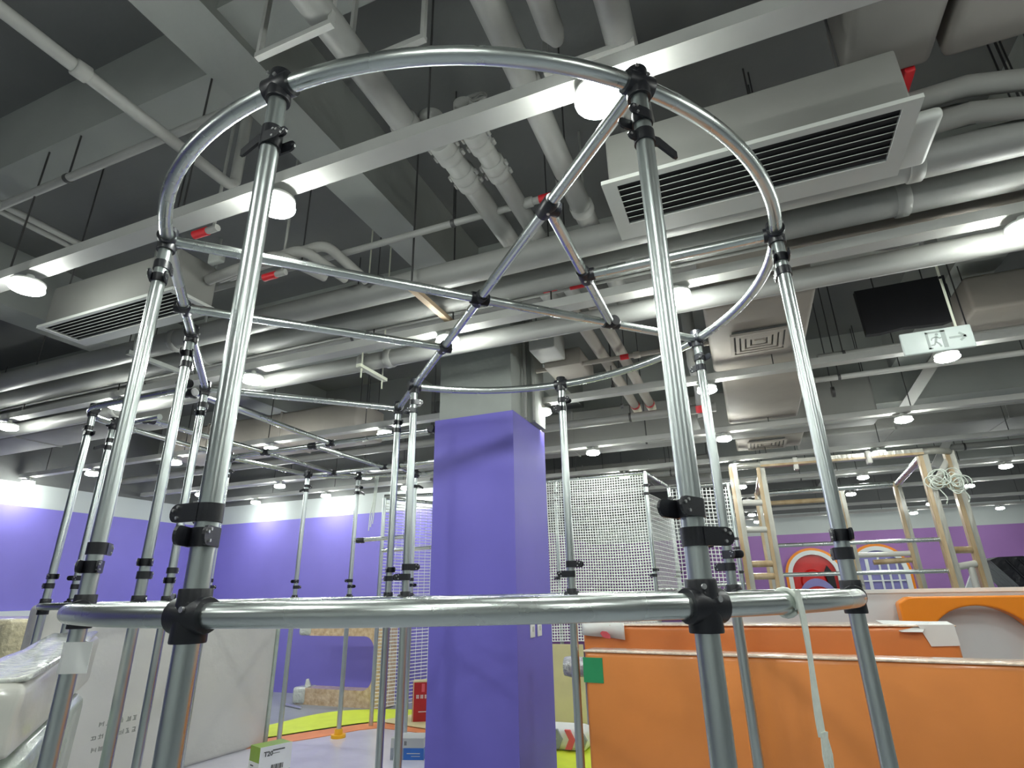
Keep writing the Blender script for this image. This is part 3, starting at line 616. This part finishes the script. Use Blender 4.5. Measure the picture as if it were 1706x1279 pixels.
for k in range(3):
    MB().tube(spl([Z(-3.98 + .02 * k, 5.56, 1.33), Z(-3.99 + .015 * k, 5.56, 1.05), Z(-4.02 + .02 * k, 5.56, .9 - .05 * k), Z(-4.03 + .025 * k, 5.56, .70 + .04 * k)], 5), .006, 6).build('cord', 'strap', t)

# ------------------------------------------------------------------ nets on their own frames
def net(t, p0, p1, z0, z1, cell=.032, r=.0058, slack=.012):
    a = Vector((p0[0], p0[1], 0)); b2 = Vector((p1[0], p1[1], 0)); Ln = (b2 - a).length; nx = int(Ln / cell); nz = int((z1 - z0) / cell)
    d = (b2 - a).normalized(); nr = Vector((-d.y, d.x, 0)); mb = MB()
    def P(s, z):
        return Z(a.x, a.y, z) + d * s + nr * slack * (math.sin(s * 3.1 + z * 2.3) + .6 * math.sin(z * 5.7 - s * 2)) + d * slack * .4 * math.sin(z * 4 + s) + Vector((0, 0, slack * .6 * math.sin(s * 4.3 + z)))
    for i in range(nx + 1): mb.tube([P(i * cell, z0 + (z1 - z0) * k / 9) for k in range(10)], r, 4, caps=False, smooth=False)
    for j in range(nz + 1): mb.tube([P(Ln * k / 9, z0 + j * cell) for k in range(10)], r, 4, caps=False, smooth=False)
    return tag(mb.build('net_mesh', 'net', t), kind='stuff')
netA = thing('net_enclosure', 'white safety net on a pipe frame just right of the purple column', 'net', (-1.7, 7.2, 0))
net(netA, (-2.42, 7.0), (-1.06, 7.0), -.55, 1.34); net(netA, (-1.04, 7.02), (-.9, 8.2), -.3, 1.1, .05, .0028)
for (x, y) in ((-2.22, 7.03), (-1.05, 7.0), (-.92, 8.2)):
    p = MB().tube([Z(x, y, -E), Z(x, y, 1.37)], PR, 12).build('pole', 'steel', netA)
    for z in (1.2, 1.1, .22, .16, -.2): inst('bracket', BRS, p, Z(x, y, z), .2 if z in (1.2, .22) else PI)
rail(netA, Z(-2.45, 7.0, 1.36), Z(-1.05, 7.0, 1.36)); rail(netA, Z(-1.05, 7.0, 1.36), Z(-.92, 8.2, 1.36)); rail(netA, Z(-1.05, 7.0, .0), Z(-.92, 8.2, .0))
netB = thing('net_enclosure', 'white safety net farther back, right of the bright net and behind the right pole', 'net', (-.5, 8.3, 0))
net(netB, (-.92, 8.25), (-.13, 8.3), -.02, 1.32, .05, .0055, .02)
for x in (-.72, -.13):
    p = MB().tube([Z(x, 8.28, -E), Z(x, 8.28, 1.36)], PR, 12).build('pole', 'steel', netB)
    for z in (.62, .5, .2): inst('bracket', BRS, p, Z(x, 8.28, z), PI if z == .5 else 0)
rail(netB, Z(-.92, 8.28, 1.36), Z(-.1, 8.3, 1.36)); rail(netB, Z(-.92, 8.28, .05), Z(-.1, 8.3, .05))
MB().tube(spl([Z(-.76, 8.2, 1.3), Z(-.68, 8.18, .8), Z(-.60, 8.18, .4), Z(-.58, 8.18, .05)]), .018, 8).build('dark_strap', 'black', netB)
netC = thing('net_enclosure', 'white net panel of level cords left of the purple column', 'net', (-4.05, 6.5, 0))
mb = MB()
for k in range(62):
    z = -1.2 + k * .0378; mb.tube([Z(-4.22, 6.15, z), Z(-4.05, 6.5, z - .006), Z(-3.72, 7.2, z)], .0042, 4, caps=False, smooth=False)
for k in range(14):
    f = k / 13; mb.tube([Z(-4.22 + .5 * f, 6.15 + 1.05 * f, -1.2), Z(-4.22 + .5 * f, 6.15 + 1.05 * f, 1.13)], .0025, 4, caps=False, smooth=False)
tag(mb.build('net_mesh', 'net', netC), kind='stuff')
for (x, y) in ((-4.23, 6.13), (-3.70, 7.24), (-3.86, 6.9)):
    p = MB().tube([Z(x, y, -E), Z(x, y, 1.17)], PR, 12).build('pole', 'steel', netC)
    if x > -4: 
        for z in (1.0, .42, -.22): inst('bracket', BRS, p, Z(x, y, z), 2.0)
rail(netC, Z(-4.23, 6.13, 1.17), Z(-3.70, 7.24, 1.17)); rail(netC, Z(-4.23, 6.13, 1.19), Z(-3.3, 6.4, 1.19)); rail(netC, Z(-4.23, 6.13, .52), Z(-3.4, 6.3, .54))
MB().box(Z(-4.0, 7.62, 1.05), Z(-3.7, 7.66, 1.3)).build('lit_wall_bit', 'paper', netC)  # white plate standing in for a lit bit of wall

# ------------------------------------------------------------------ tan wrapped tower at the right
wt = thing('wrapped_tower', 'open tower frame wrapped in tan paper and film at the right', 'climbing frame', (1.0, 8.2, 0))
WR = .048
legs = [(-.03, 7.05), (.27, 7.15), (1.90, 7.25), (2.17, 7.35), (2.05, 9.3), (1.35, 9.35), (.25, 9.3)]
def sq(a, b2, hw, hh, m, nm, off=(0, 0, 0)):
    a = Vector(a) + Vector(off); b2 = Vector(b2) + Vector(off); d = (b2 - a).normalized()
    rf = Vector((0, 1, 0)) if abs(d.y) < .9 else Vector((0, 0, 1))
    u_ = (rf - d * rf.dot(d)).normalized() * hh; v_ = d.cross(rf).normalized() * hw
    return MB().add([p + e1 * v_ + e2 * u_ for p in (a, b2) for e1, e2 in ((-1, -1), (1, -1), (1, 1), (-1, 1))], [(0, 1, 2, 3), (7, 6, 5, 4), (0, 4, 5, 1), (1, 5, 6, 2), (2, 6, 7, 3), (3, 7, 4, 0)]).build(nm, m, wt)
for i, (x, y) in enumerate(legs):
    sq(Z(x, y, -E), Z(x, y, 1.36), .042, .042, 'wrapsteel', 'leg')
    sq(Z(x, y, -E), Z(x, y, 1.34), .017, .006, 'paperwrap', 'paper_strip', (-.027, -.046, 0)); sq(Z(x, y, -E), Z(x, y, 1.34), .005, .040, 'paperwrap', 'paper_strip', (-.045, 0, 0))
for i, (a, b2) in enumerate(((Z(.27, 7.12, 1.35), Z(1.90, 7.22, 1.35)), (Z(-.03, 7.3, 1.34), Z(-.03, 7.5, 1.34)))):
    sq(a, b2, .034, .04, 'wrapsteel', 'top_rail'); sq(a, b2, .012, .006, 'paperwrap', 'paper_strip', (0, -.045, -.02))
MB().tube(spl([Z(-.03, 7.3, 1.34), Z(-.03, 7.16, 1.345), Z(.05, 7.10, 1.35), Z(.28, 7.12, 1.35)]), .036, 10).build('bent_rail', 'wrapsteel', wt)
MB().tube(spl([Z(1.88, 7.22, 1.35), Z(2.04, 7.24, 1.355), Z(2.15, 7.3, 1.35), Z(2.18, 7.42, 1.34)]), .036, 10).build('bent_rail', 'wrapsteel', wt)
def bar(a, b2, m='paperwrap', r=WR * .72, nm='rung'): MB().tube([a, b2], r, 10).build(nm, m, wt)
bar(Z(1.90, 7.25, 1.32), Z(2.05, 9.3, 1.32), 'steel_h', .04); bar(Z(2.05, 9.3, 1.33), Z(.25, 9.3, 1.33), 'steel_h', .04, 'back_rail'); bar(Z(.27, 7.15, 1.3), Z(.25, 9.3, 1.33), 'paperwrap')
bar(Z(.25, 9.3, 1.18), Z(1.35, 9.35, 1.18))
for z in (.92, .62, .25, .12): bar(Z(-.03, 7.05, z), Z(.27, 7.15, z), 'wrap' if z > .5 else 'paperwrap')
for z in (.44, .13): bar(Z(.27, 7.15, z), Z(1.90, 7.25, z), 'steel_h', .022)
bar(Z(1.90, 7.25, .33), Z(2.17, 7.35, .33)); bar(Z(1.90, 7.25, .16), Z(2.17, 7.35, .20), 'wrap'); bar(Z(2.05, 9.3, .40), Z(1.35, 9.35, .40), 'wrap'); bar(Z(1.55, 9.3, .30), Z(2.05, 9.3, .32)); bar(Z(2.17, 7.35, 1.0), Z(1.90, 7.25, 1.0)); bar(Z(1.95, 7.3, 1.0), Z(2.17, 7.35, 1.3), 'wrap'); bar(Z(2.06, 7.3, .16), Z(2.06, 7.3, -.5), 'wrap', .03)
for k, x in enumerate((.62, 1.35)):
    MB().box(Z(x, 7.1, 1.26), Z(x + .05, 7.2, 1.40), bev=.01).build('tape_band', 'wrap', wt)
for k, (x, wh) in enumerate(((1.93, 'left coil'), (2.12, 'right coil'))):
    t = thing('cable_coil', 'coil of white cable tied to the tan wrapped tower, ' + wh, 'cable', Z(x, 7.15, 1.0), 'white cable coils')
    for j in range(8):
        ph = random.uniform(0, 6); rx = random.uniform(.035, .10); rz = random.uniform(.05, .11); ox = random.uniform(-.04, .04); oz = random.uniform(-.05, .05); an = random.uniform(0, PI)
        MB().tube([Z(x + ox + rx * math.cos(a) * math.cos(an) - rz * math.sin(a) * math.sin(an), 7.12 + .04 * math.sin(a + ph), 1.02 + oz + rx * math.cos(a) * math.sin(an) + rz * math.sin(a) * math.cos(an)) for a in [q * PI / 12 for q in range(24)]], .0055, 6, closed=True).build('loop', 'strap', t)
    MB().tube(spl([Z(x, 7.12, .94), Z(x + .05, 7.12, .84), Z(x + .03, 7.12, .78)]), .0055, 6).build('loose_end', 'strap', t)
t = thing('black_bundle', 'black ribbed plastic covered bundle at the right edge', 'bundle', Z(2.75, 8, -.4))
p_ = [(2.42, .24), (2.50, .27), (3.3, .28), (3.3, -1.37), (2.70, -1.37), (2.60, -.02)]
MB().prism(p_, lambda a, b2, d: Z(a, d, b2), 7.9, 8.5).build('cover', 'blackbag', t)
for k in range(5):
    x = 2.56 + .12 * k; MB().tube([Z(x, 7.89, .235), Z(x + .16, 7.89, -.03)], .012, 8).build('rib', 'blackbag', t)
tag(MB().prism([(2.28, -.1), (2.46, .22), (2.58, .1), (2.62, -1.37), (2.28, -1.37)], lambda a, b2, d: Z(a, d, b2), 8.55, 8.6).build('grey_panel', 'partition'), 'small grey slanted panel beside the black bundle', 'panel')

# ------------------------------------------------------------------ far wall arches
def arch_pts(cx, hw, ztop, n=20):
    zc = ztop - hw
    return [(cx - hw, -E)] + [(cx - hw * math.cos(PI * k / n), zc + hw * math.sin(PI * k / n)) for k in range(n + 1)] + [(cx + hw, -E)]
ax16 = lambda a, b2, d: Z(a, d, b2)
for k, (cx, hw, zt, m_, lab) in enumerate(((1.44, .66, .93, 'redslide', 'arched opening with a red slide inside, in the far purple wall'), (2.86, .66, .97, 'glasslilac', 'arched window with pale bars in the far purple wall'))):
    t = thing('arch_door' if k == 0 else 'arch_window', lab, 'door' if k == 0 else 'window', (cx, YFAR - .05, 0))
    MB().strip(arch_pts(cx, hw, zt), arch_pts(cx, hw - .06, zt - .06), ax16, 16.56, 16.675).build('orange_trim', 'archorange', t)
    MB().strip(arch_pts(cx, hw - .06, zt - .06), arch_pts(cx, hw - .16, zt - .16), ax16, 16.54, 16.675).build('white_frame', 'white', t)
    MB().prism(arch_pts(cx, hw - .16, zt - .16), ax16, 16.62, 16.67).build('infill', 'redslide' if k == 0 else 'glasslilac', t)
    if k == 0:
        for (dx, zz, r) in ((-.04, .12, .30), (-.02, -.42, .36)):
            MB().tube([Z(cx + dx, 16.56, zz), Z(cx + dx, 16.60, zz), Z(cx + dx, 16.62, zz)], [r * .85, r, r], 24).build('slide_tube', 'redslide', t)
        MB().prism([(cx + .30, -.9), (cx + .27, .1), (cx + .22, .35), (cx + .30, .5), (cx + .42, .3), (cx + .46, -.9)], ax16, 16.55, 16.62).build('dark_opening', 'dark', t)
        MB().strip([(cx + .46 * math.cos(a), -.42 + .62 * math.sin(a)) for a in [PI * .18 + q * PI * .68 / 12 for q in range(13)]], [(cx + .42 * math.cos(a), -.46 + .48 * math.sin(a)) for a in [PI * .18 + q * PI * .68 / 12 for q in range(13)]], ax16, 16.545, 16.56).build('grey_lip', 'glasslilac', t)
    else:
        for dx in (-.22, .02, .2, .38): MB().box(Z(cx + dx - (.05 if dx < -.1 else .02), 16.58, -E), Z(cx + dx + .02, 16.62, .66 - .9 * dx * dx)).build('bar', 'white', t)
        MB().box(Z(cx - .5, 16.585, .1), Z(cx + .5, 16.61, .13)).build('rail', 'white', t)

# ------------------------------------------------------------------ partition with foam arch
part = thing('partition_wall', 'low white partition at the right behind the orange foam slabs', 'partition', (1.4, 5.05, 0))
MB().box(Z(-.36, 5.0, -E), Z(3.6, 5.1, -.05)).build('board', 'partition', part)
MB().box(Z(-.37, 4.99, -.05), Z(3.6, 5.11, -.025)).build('cap', 'white', part)
aO, aI = [], []
n = 24; cx, cz_, rx, rz = 1.34, -.42, .31, .285
for k in range(n + 1):
    a = PI - PI * k / n; aI.append((cx + rx * math.cos(a), cz_ + rz * math.sin(a)))
aI = [(cx - rx, -1.3)] + aI + [(cx + rx, -1.3)]
def clampO(a, b2):
    dx, dz = a - cx, b2 - cz_; sx = .435 / max(abs(dx), 1e-6); sz = .345 / max(dz, 1e-6) if dz > 0 else 1e9
    s_ = min(sx, sz); return (cx + dx * s_, cz_ + dz * s_) if dz > -.01 else (cx + .435 * (1 if dx > 0 else -1), b2)
aO = [clampO(a, b2) for a, b2 in aI]
t = tag(MB().strip(aO, aI, lambda a, b2, d: Z(a, d, b2), 4.86, 4.985).build('foam_arch', 'archorange'), 'orange foam arch standing against the low white partition', 'arch')
bv = t.modifiers.new('bevel', 'BEVEL'); bv.width = .012; bv.segments = 3

# ------------------------------------------------------------------ foam slabs, right
def slab(name, label, cat, p0, dirv, length, thick, z0, zt, m, bev=.03, amp=.006, org=None, cuts=0):
    d = Vector((dirv[0], dirv[1], 0)).normalized(); nr = Vector((-d.y, d.x, 0))
    mb = MB().box((0, 0, 0), (length, thick, zt - z0), bev=bev)
    Mx = Matrix(((d.x, nr.x, 0, p0[0]), (d.y, nr.y, 0, p0[1]), (0, 0, 1, z0 + E), (0, 0, 0, 1)))
    t = thing(name, label, cat, Mx @ Vector((length / 2, thick / 2, 0)))
    o = mb.xf(Mx).build('body', m, t)
    return t, Mx, o
s1, X1m, o = slab('foam_slab', 'orange foam slab in clear film with green tape corners, nearest at the right', 'foam slab', (-.985, 3.52), (2.1, -.24), 2.14, .16, -E, -.325, 'orange')
def patch(t, Mx, x0, x1_, z0, z1, th, m, nm, side=-1, zb=0):
    MB().box((x0, -th if side < 0 else 0, z0), (x1_, .001, z1)).xf(Mx).build(nm, m, t)
h1 = E - .325
patch(s1, X1m, -.004, .115, h1 - .165, h1 - .035, .003, 'green', 'green_tape'); patch(s1, X1m, 2.02, 2.142, h1 - .165, h1 - .01, .003, 'green', 'green_tape')
mb = MB().box((.0, -.004, h1 - .008), (2.14, .164, h1 + .004), bev=.005).xf(X1m); mb.build('film_edge', 'film', s1)
s2, X2m, o = slab('foam_slab', 'orange foam slab in clear film standing behind the nearest one', 'foam slab', (-1.13, 4.05), (1, .0), 2.13, .30, -E, -.215, 'orange2')
h2 = E - .215
MB().box((.0, -.004, h2 - .006), (2.13, .304, h2 + .004), bev=.005).xf(X2m).build('film_top', 'film', s2)
mb = MB(); mb.add([Vector(q) for q in ((1.99, -.006, h2 - .105), (2.125, -.006, h2 - .10), (2.12, -.006, h2 + .006), (1.95, -.006, h2 + .006), (1.97, .26, h2 + .010), (2.15, .24, h2 + .012))], [(0, 1, 2, 3), (3, 2, 5, 4)])
o = mb.xf(X2m).build('white_tape', 'paper', s2); so = o.modifiers.new('thickness', 'SOLIDIFY'); so.thickness = .003
mb = MB(); mb.add([Vector(q) for q in ((1.86, -.02, h2 - .03), (1.96, -.03, h2 - .03), (2.02, .05, h2 + .02), (1.78, .2, h2 + .02))], [(0, 1, 2, 3)])
o = mb.xf(X2m).build('loose_film', 'paper', s2); so = o.modifiers.new('thickness', 'SOLIDIFY'); so.thickness = .003
MB().tube([X2m @ Vector((-.14, .02, h2 - .26)), X2m @ Vector((-.10, .02, h2 - .26)), X2m @ Vector((.0, .02, h2 - .26)), X2m @ Vector((.08, .02, h2 - .26))], [.058, .066, .060, .062], 16).build('foil_wrap', 'silver', s2)
# white printed sheet hung over the second slab
t = thing('printed_sheet', 'white printed sheet with a red shape draped over the rear orange slab', 'sheet', Z(-.95, 4.02, -.3))
mb = MB(); n = 12
vs = []
for i in range(n + 1):
    f = i / n; x = -1.13 + .29 * f
    vs += [Z(x, 4.035 - .012 * math.sin(f * 7), -.20), Z(x + .004, 4.03 - .016 * math.sin(f * 7 + .5), -.275 - .028 * f)]
mb.add(vs, [(2 * i, 2 * i + 1, 2 * i + 3, 2 * i + 2) for i in range(n)], 0, True)
o = mb.build('sheet', 'paper', t); so = o.modifiers.new('thickness', 'SOLIDIFY'); so.thickness = .003
MB().prism([(-1.0, -.262), (-.985, -.250), (-.955, -.253), (-.935, -.27), (-.93, -.296), (-.965, -.293), (-.985, -.285)], lambda a, b2, d: Z(a, d, b2), 4.012, 4.015).build('red_print', 'pinkred', t)
# things seen between column and slabs
t = tag(MB().box(Z(-2.25, 6.60, -E), Z(-1.85, 6.63, -.55)).build('cream_board', 'cream'), 'cream coloured board standing upright behind the column at its right', 'board')
t = thing('patterned_bag', 'red grey and white patterned bag lying on the yellow mat behind the column', 'bag', (-1.85, 5.85, 0))
mb = MB().box((-2.1, 5.72, .004), (-1.62, 6.02, .20), bev=.07); o = mb.build('body', 'paper', t); 
for k, (x, m_) in enumerate(((-2.05, 'pinkred'), (-1.94, 'boxgrey'), (-1.82, 'pinkred'), (-1.71, 'boxgrey'))):
    MB().prism([(x, .03), (x + .06, .03), (x + .10, .11), (x + .05, .185), (x, .185), (x + .04, .11)], lambda a, b2, d: Vector((a, d, b2)), 5.708, 5.74).build('stripe', m_, t)

# ------------------------------------------------------------------ floor mats and sheets
def flat(name, label, cat, pts, z0, z1, m, group=None):
    return tag(MB().prism(pts, lambda a, b2, d: Vector((a, b2, d)), z0, z1).build(name, m), label, cat, group)
def smooth2(pts, n=5): return [(q.x, q.y) for q in spl([Vector((a, b2, 0)) for a, b2 in pts], n)]
flat('protective_sheet', 'pale lilac protective film laid over the floor in the middle', 'sheet', [(-5.2, 2.4), (-4.8, 4.9), (-4.62, 5.2)] + smooth2([(-4.40, 5.55), (-4.2, 5.95), (-4.05, 6.08)]) + [(-3.3, 6.0), (-2.6, 5.9), (-2.4, 3.2), (-3.2, 2.2)], .001, .005, 'lilac')
flat('floor_mat', 'orange rim of the play mat between yellow and lilac', 'mat', [(-5.15, 5.0)] + smooth2([(-4.9, 5.3), (-4.72, 5.62), (-4.38, 6.15), (-4.2, 6.32)]) + [(-3.5, 6.3), (-3.3, 5.95), (-4.05, 6.06), (-4.22, 5.9)] + [(-4.42, 5.5), (-4.64, 5.16), (-4.82, 4.86), (-5.3, 4.6)], .006, .010, 'orangemat')
flat('floor_mat', 'yellow mat area left of the column', 'mat', smooth2([(-5.5, 5.0), (-5.35, 5.9), (-5.3, 6.3), (-5.17, 6.62), (-4.9, 6.85), (-4.5, 7.0)]) + [(-3.6, 7.15), (-3.3, 6.35), (-4.2, 6.34)] + smooth2([(-4.2, 6.34), (-4.42, 6.18), (-4.75, 5.66), (-4.93, 5.34), (-5.2, 5.0)]), .011, .015, 'yellow')
flat('floor_mat', 'yellow mat area right of the column', 'mat', [(-2.35, 4.9), (-1.2, 4.9), (-1.2, 6.5), (-2.35, 6.5)], .006, .010, 'yellow')
t = tag(MB().tube([V(-6.17, 6.86, .018), V(-5.72, 6.70, .018)], .014, 10).build('loose_pipe', 'screw'), 'short bright pipe lying on the grey floor at the left', 'pipe')
flat('pallet_sheet', 'pale cream sheet under the red carton', 'sheet', [(-4.25, 6.3), (-3.4, 6.1), (-3.4, 6.75), (-3.95, 7.0)], .017, .022, 'cream')

# ------------------------------------------------------------------ cartons
def carton(label, x, y, ang, wx, wy, h, z, m):
    t = thing('carton', label, 'box', (x, y, z)); Mx = Matrix.Translation((x, y, z)) @ Matrix.Rotation(ang, 4, 'Z')
    MB().box((0, 0, 0), (wx, wy, h)).xf(Mx).build('body', m, t)
    return t, Mx
def deco(t, Mx, face, a0, b0, a1, b1, m, nm, e=.0015, wx=0):
    if face == 'f': q = MB().box((a0, -e, b0), (a1, 0, b1))
    elif face == 'l': q = MB().box((-e, a0, b0), (0, a1, b1))
    elif face == 'r': q = MB().box((wx, a0, b0), (wx + e, a1, b1))
    return q.xf(Mx).build(nm, m, t)
t, Mx = carton('red carton with white lettering standing left of the column', -3.84, 6.36, .45, .42, .16, .40, .022, 'redbox')
MB().box((-.002, .0, 0), (.0, .16, .40)).xf(Mx).build('side', 'brown', t); MB().box((0, 0, .40), (.42, .16, .412)).xf(Mx).build('lid', 'cream', t)
deco(t, Mx, 'f', .004, 0, .012, .40, 'cream', 'edge'); deco(t, Mx, 'f', .10, .30, .135, .385, 'pinkred', 'tape_piece')
def text(t, Mx, s, size, x, z, m, face='f', nm='lettering', bold=.0):
    cu = bpy.data.curves.new('lettering', 'FONT'); cu.body = s; cu.size = size; cu.extrude = .0008; cu.offset = bold; cu.resolution_u = 2
    o = bpy.data.objects.new(nm, cu); C.objects.link(o); dg = bpy.context.evaluated_depsgraph_get()
    me = bpy.data.meshes.new_from_object(o.evaluated_get(dg)); bpy.data.objects.remove(o)
    me.materials.clear(); me.materials.append(M[m])
    R_f = Matrix.Rotation(PI / 2, 4, 'X') if face == 'f' else Matrix.Rotation(-PI / 2, 4, 'Z') @ Matrix.Rotation(PI / 2, 4, 'X')
    G = Mx @ Matrix.Translation((x, -.0028, z) if face == 'f' else (-.0028, x, z)) @ R_f
    me.transform(Matrix.Translation(-ORG[t.name]) @ G)
    ob = bpy.data.objects.new(nm, me); C.objects.link(ob); ob.parent = t; ORG[ob.name] = ORG[t.name]; return ob
for k in range(5):                                                # blurred white lettering, too small to read in the photograph
    mb = MB(); x = .04 + .048 * k
    for q in range(3): mb.box((x, -.003, .238 + .013 * q), (x + .034, -.0005, .243 + .013 * q))
    for q in range(2): mb.box((x + .006 + .018 * q, -.003, .232), (x + .011 + .018 * q, -.0005, .272))
    mb.xf(Mx).build('lettering', 'paper', t)
deco(t, Mx, 'f', .07, .095, .20, .103, 'paper', 'print_line', .003)
t, Mx = carton('white and blue carton with barcode on the floor left of the column', -3.22, 4.99, .28, .30, .22, .17, .006, 'acwhite')
deco(t, Mx, 'f', .0, .004, .30, .095, 'boxblue', 'blue_band'); deco(t, Mx, 'f', .0, .004, .12, .095, 'boxgrey', 'grey_picture', .002); deco(t, Mx, 'r', .0, .004, .22, .095, 'boxblue', 'blue_side', wx=.30)
for k, x in enumerate((.05, .058, .072, .08, .094, .104, .125, .139)): deco(t, Mx, 'f', x, .115, x + (.005 if k % 2 else .008), .148, 'ink', 'barcode_bar', .002)
deco(t, Mx, 'f', .15, .05, .27, .057, 'acwhite', 'print_line', .002); deco(t, Mx, 'f', .19, .03, .27, .035, 'acwhite', 'print_line', .002); deco(t, Mx, 'f', .0, .0, .30, .004, 'paper', 'edge', .002)
gx, gy = -3.76, 3.99
t, Mx = carton('lime green carton with white printed label at the bottom of the view', gx, gy, 1.22, .26, .17, .27, .006, 'boxgreen')
deco(t, Mx, 'f', -.002, .09, .262, .272, 'paper', 'label'); deco(t, Mx, 'l', 0, .09, .172, .165, 'paper', 'side_label')
text(t, Mx, 'T20', .046, .03, .205, 'ink', bold=.0012)
deco(t, Mx, 'f', .10, .234, .20, .243, 'ink', 'print_line', .003); deco(t, Mx, 'f', .10, .214, .16, .219, 'inkfaint', 'print_line', .003)
for k in range(9): deco(t, Mx, 'f', .10 + .0115 * k, .105, .106 + .0115 * k + (.003 if k % 3 == 0 else 0), .140, 'ink', 'barcode_bar', .003)
deco(t, Mx, 'l', .09, .135, .14, .143, 'ink', 'print_line', .003); deco(t, Mx, 'l', .10, .115, .13, .121, 'inkfaint', 'print_line', .003)

# ------------------------------------------------------------------ C-shaped wrapped foam
t = thing('foam_c_frame', 'tan film wrapped foam piece shaped like a C against the purple wall', 'foam', (-5.4, 7.2, 0))
def rr(x0, z0, x1, z1, r, n=6):
    o = []
    for cx_, cz2, a0 in ((x1 - r, z0 + r, -PI / 2), (x1 - r, z1 - r, 0)):
        for k in range(n + 1): a = a0 + PI / 2 * k / n; o.append((cx_ + r * math.cos(a), cz2 + r * math.sin(a)))
    return [(x0, z0)] + o + [(x0, z1)]
oo = rr(-6.10, 0, -4.66, 1.02, .02); ii = rr(-5.95, .20, -4.86, .86, .16)
o = MB().strip(oo, ii, lambda a, b2, d: Vector((a, d, b2)), 7.0, 7.25).build('body', 'tan', t)
for z0_, z1_ in ((.0, .21), (.86, 1.03)): MB().box((-6.15, 6.98, z0_), (-5.93, 7.27, z1_), bev=.04).build('wrapped_end', 'bubble', t)
MB().tube([V(-5.98, 7.1, .2), V(-6.0, 7.1, .30)], [.05, .02], 10).build('film_tuft', 'bubble', t)

# ------------------------------------------------------------------ wrapped panels at the left
pd = Vector((.18, 2.45, 0)).normalized()
t, Mx, o = slab('foam_mat', 'tall pale panel in white plastic wrap standing behind the left poles', 'panel', (-4.92, 2.84), (.15, 2.27), 2.27, .16, -E, -.02, 'wrap', bev=.035)
Ln = 2.27
MB().box((Ln - .006, -.01, .0), (Ln + .03, .17, E - .03), bev=.01).xf(Mx).build('wrapped_edge', 'bag', t)
for (a0, ng, zz) in ((.60, 6, .46), (.56, 7, .375), (.58, 3, .29)):
    for k in range(ng):
        mb = MB(); x = a0 + .052 * k
        for q in range(4):
            if random.random() < .5: mb.box((x, -.0015, zz + .010 * q), (x + random.uniform(.018, .034), .002, zz + .010 * q + .005))
            else: mb.box((x + .010 * q, -.0015, zz), (x + .010 * q + .006, .002, zz + random.uniform(.02, .036)))
        mb.xf(Mx).build('faint_print', 'inkfaint', t)
MB().box((0.3, -.003, E - .20), (Ln - .1, .0, E - .194)).xf(Mx).build('film_seam', 'bubble', t)
# near wrapped slab, tilted, resting on a bagged bundle
d = Vector((-.745, .667, 0)); nr = Vector((-.667, -.745, 0)); p0 = Vector((-2.32, 1.36, 0))
t = thing('wrapped_slab', 'white slab in crinkled clear wrap at the lower left', 'foam slab', p0 + d * .6 + nr * .2 + Vector((0, 0, E - .45)))
mb = MB().box((0, 0, 0), (1.28, .22, .24), bev=.04)
tilt = .07
Mx = Matrix(((d.x, nr.x, 0, p0.x), (d.y, nr.y, 0, p0.y), (tilt, 0, 1, E - .49), (0, 0, 0, 1)))
o = mb.xf(Mx).build('body', 'wrap', t); wobble(o, .010, 9, 2)
o = MB().box((.02, .005, .225), (1.27, .215, .25), bev=.02).xf(Mx).build('crinkled_top', 'bubble', t); wobble(o, .016, 16, 4)
t = thing('film_bundle', 'greenish film bundle under the white slab at the lower left', 'bundle', p0 + d * .6 + nr * .2)
Mb = Matrix(((d.x, nr.x, 0, p0.x), (d.y, nr.y, 0, p0.y), (tilt, 0, 1, .0), (0, 0, 0, 1)))
mb = MB().box((.06, .0, .004), (1.2, .22, E - .51), bev=.06).xf(Mb)
o = mb.build('body', 'bag', t); wobble(o, .018, 6, 3)
t = thing('wrapped_slab', 'yellowish film wrapped slab at the left edge beyond the tall panel', 'foam slab', (-6.0, 3.2, 0))
o = MB().box((-7.2, 2.95, .004), (-5.45, 3.5, E - .125), bev=.06).build('body', 'yelwrap', t); wobble(o, .02, 7, 3)
bpy.context.view_layer.update()
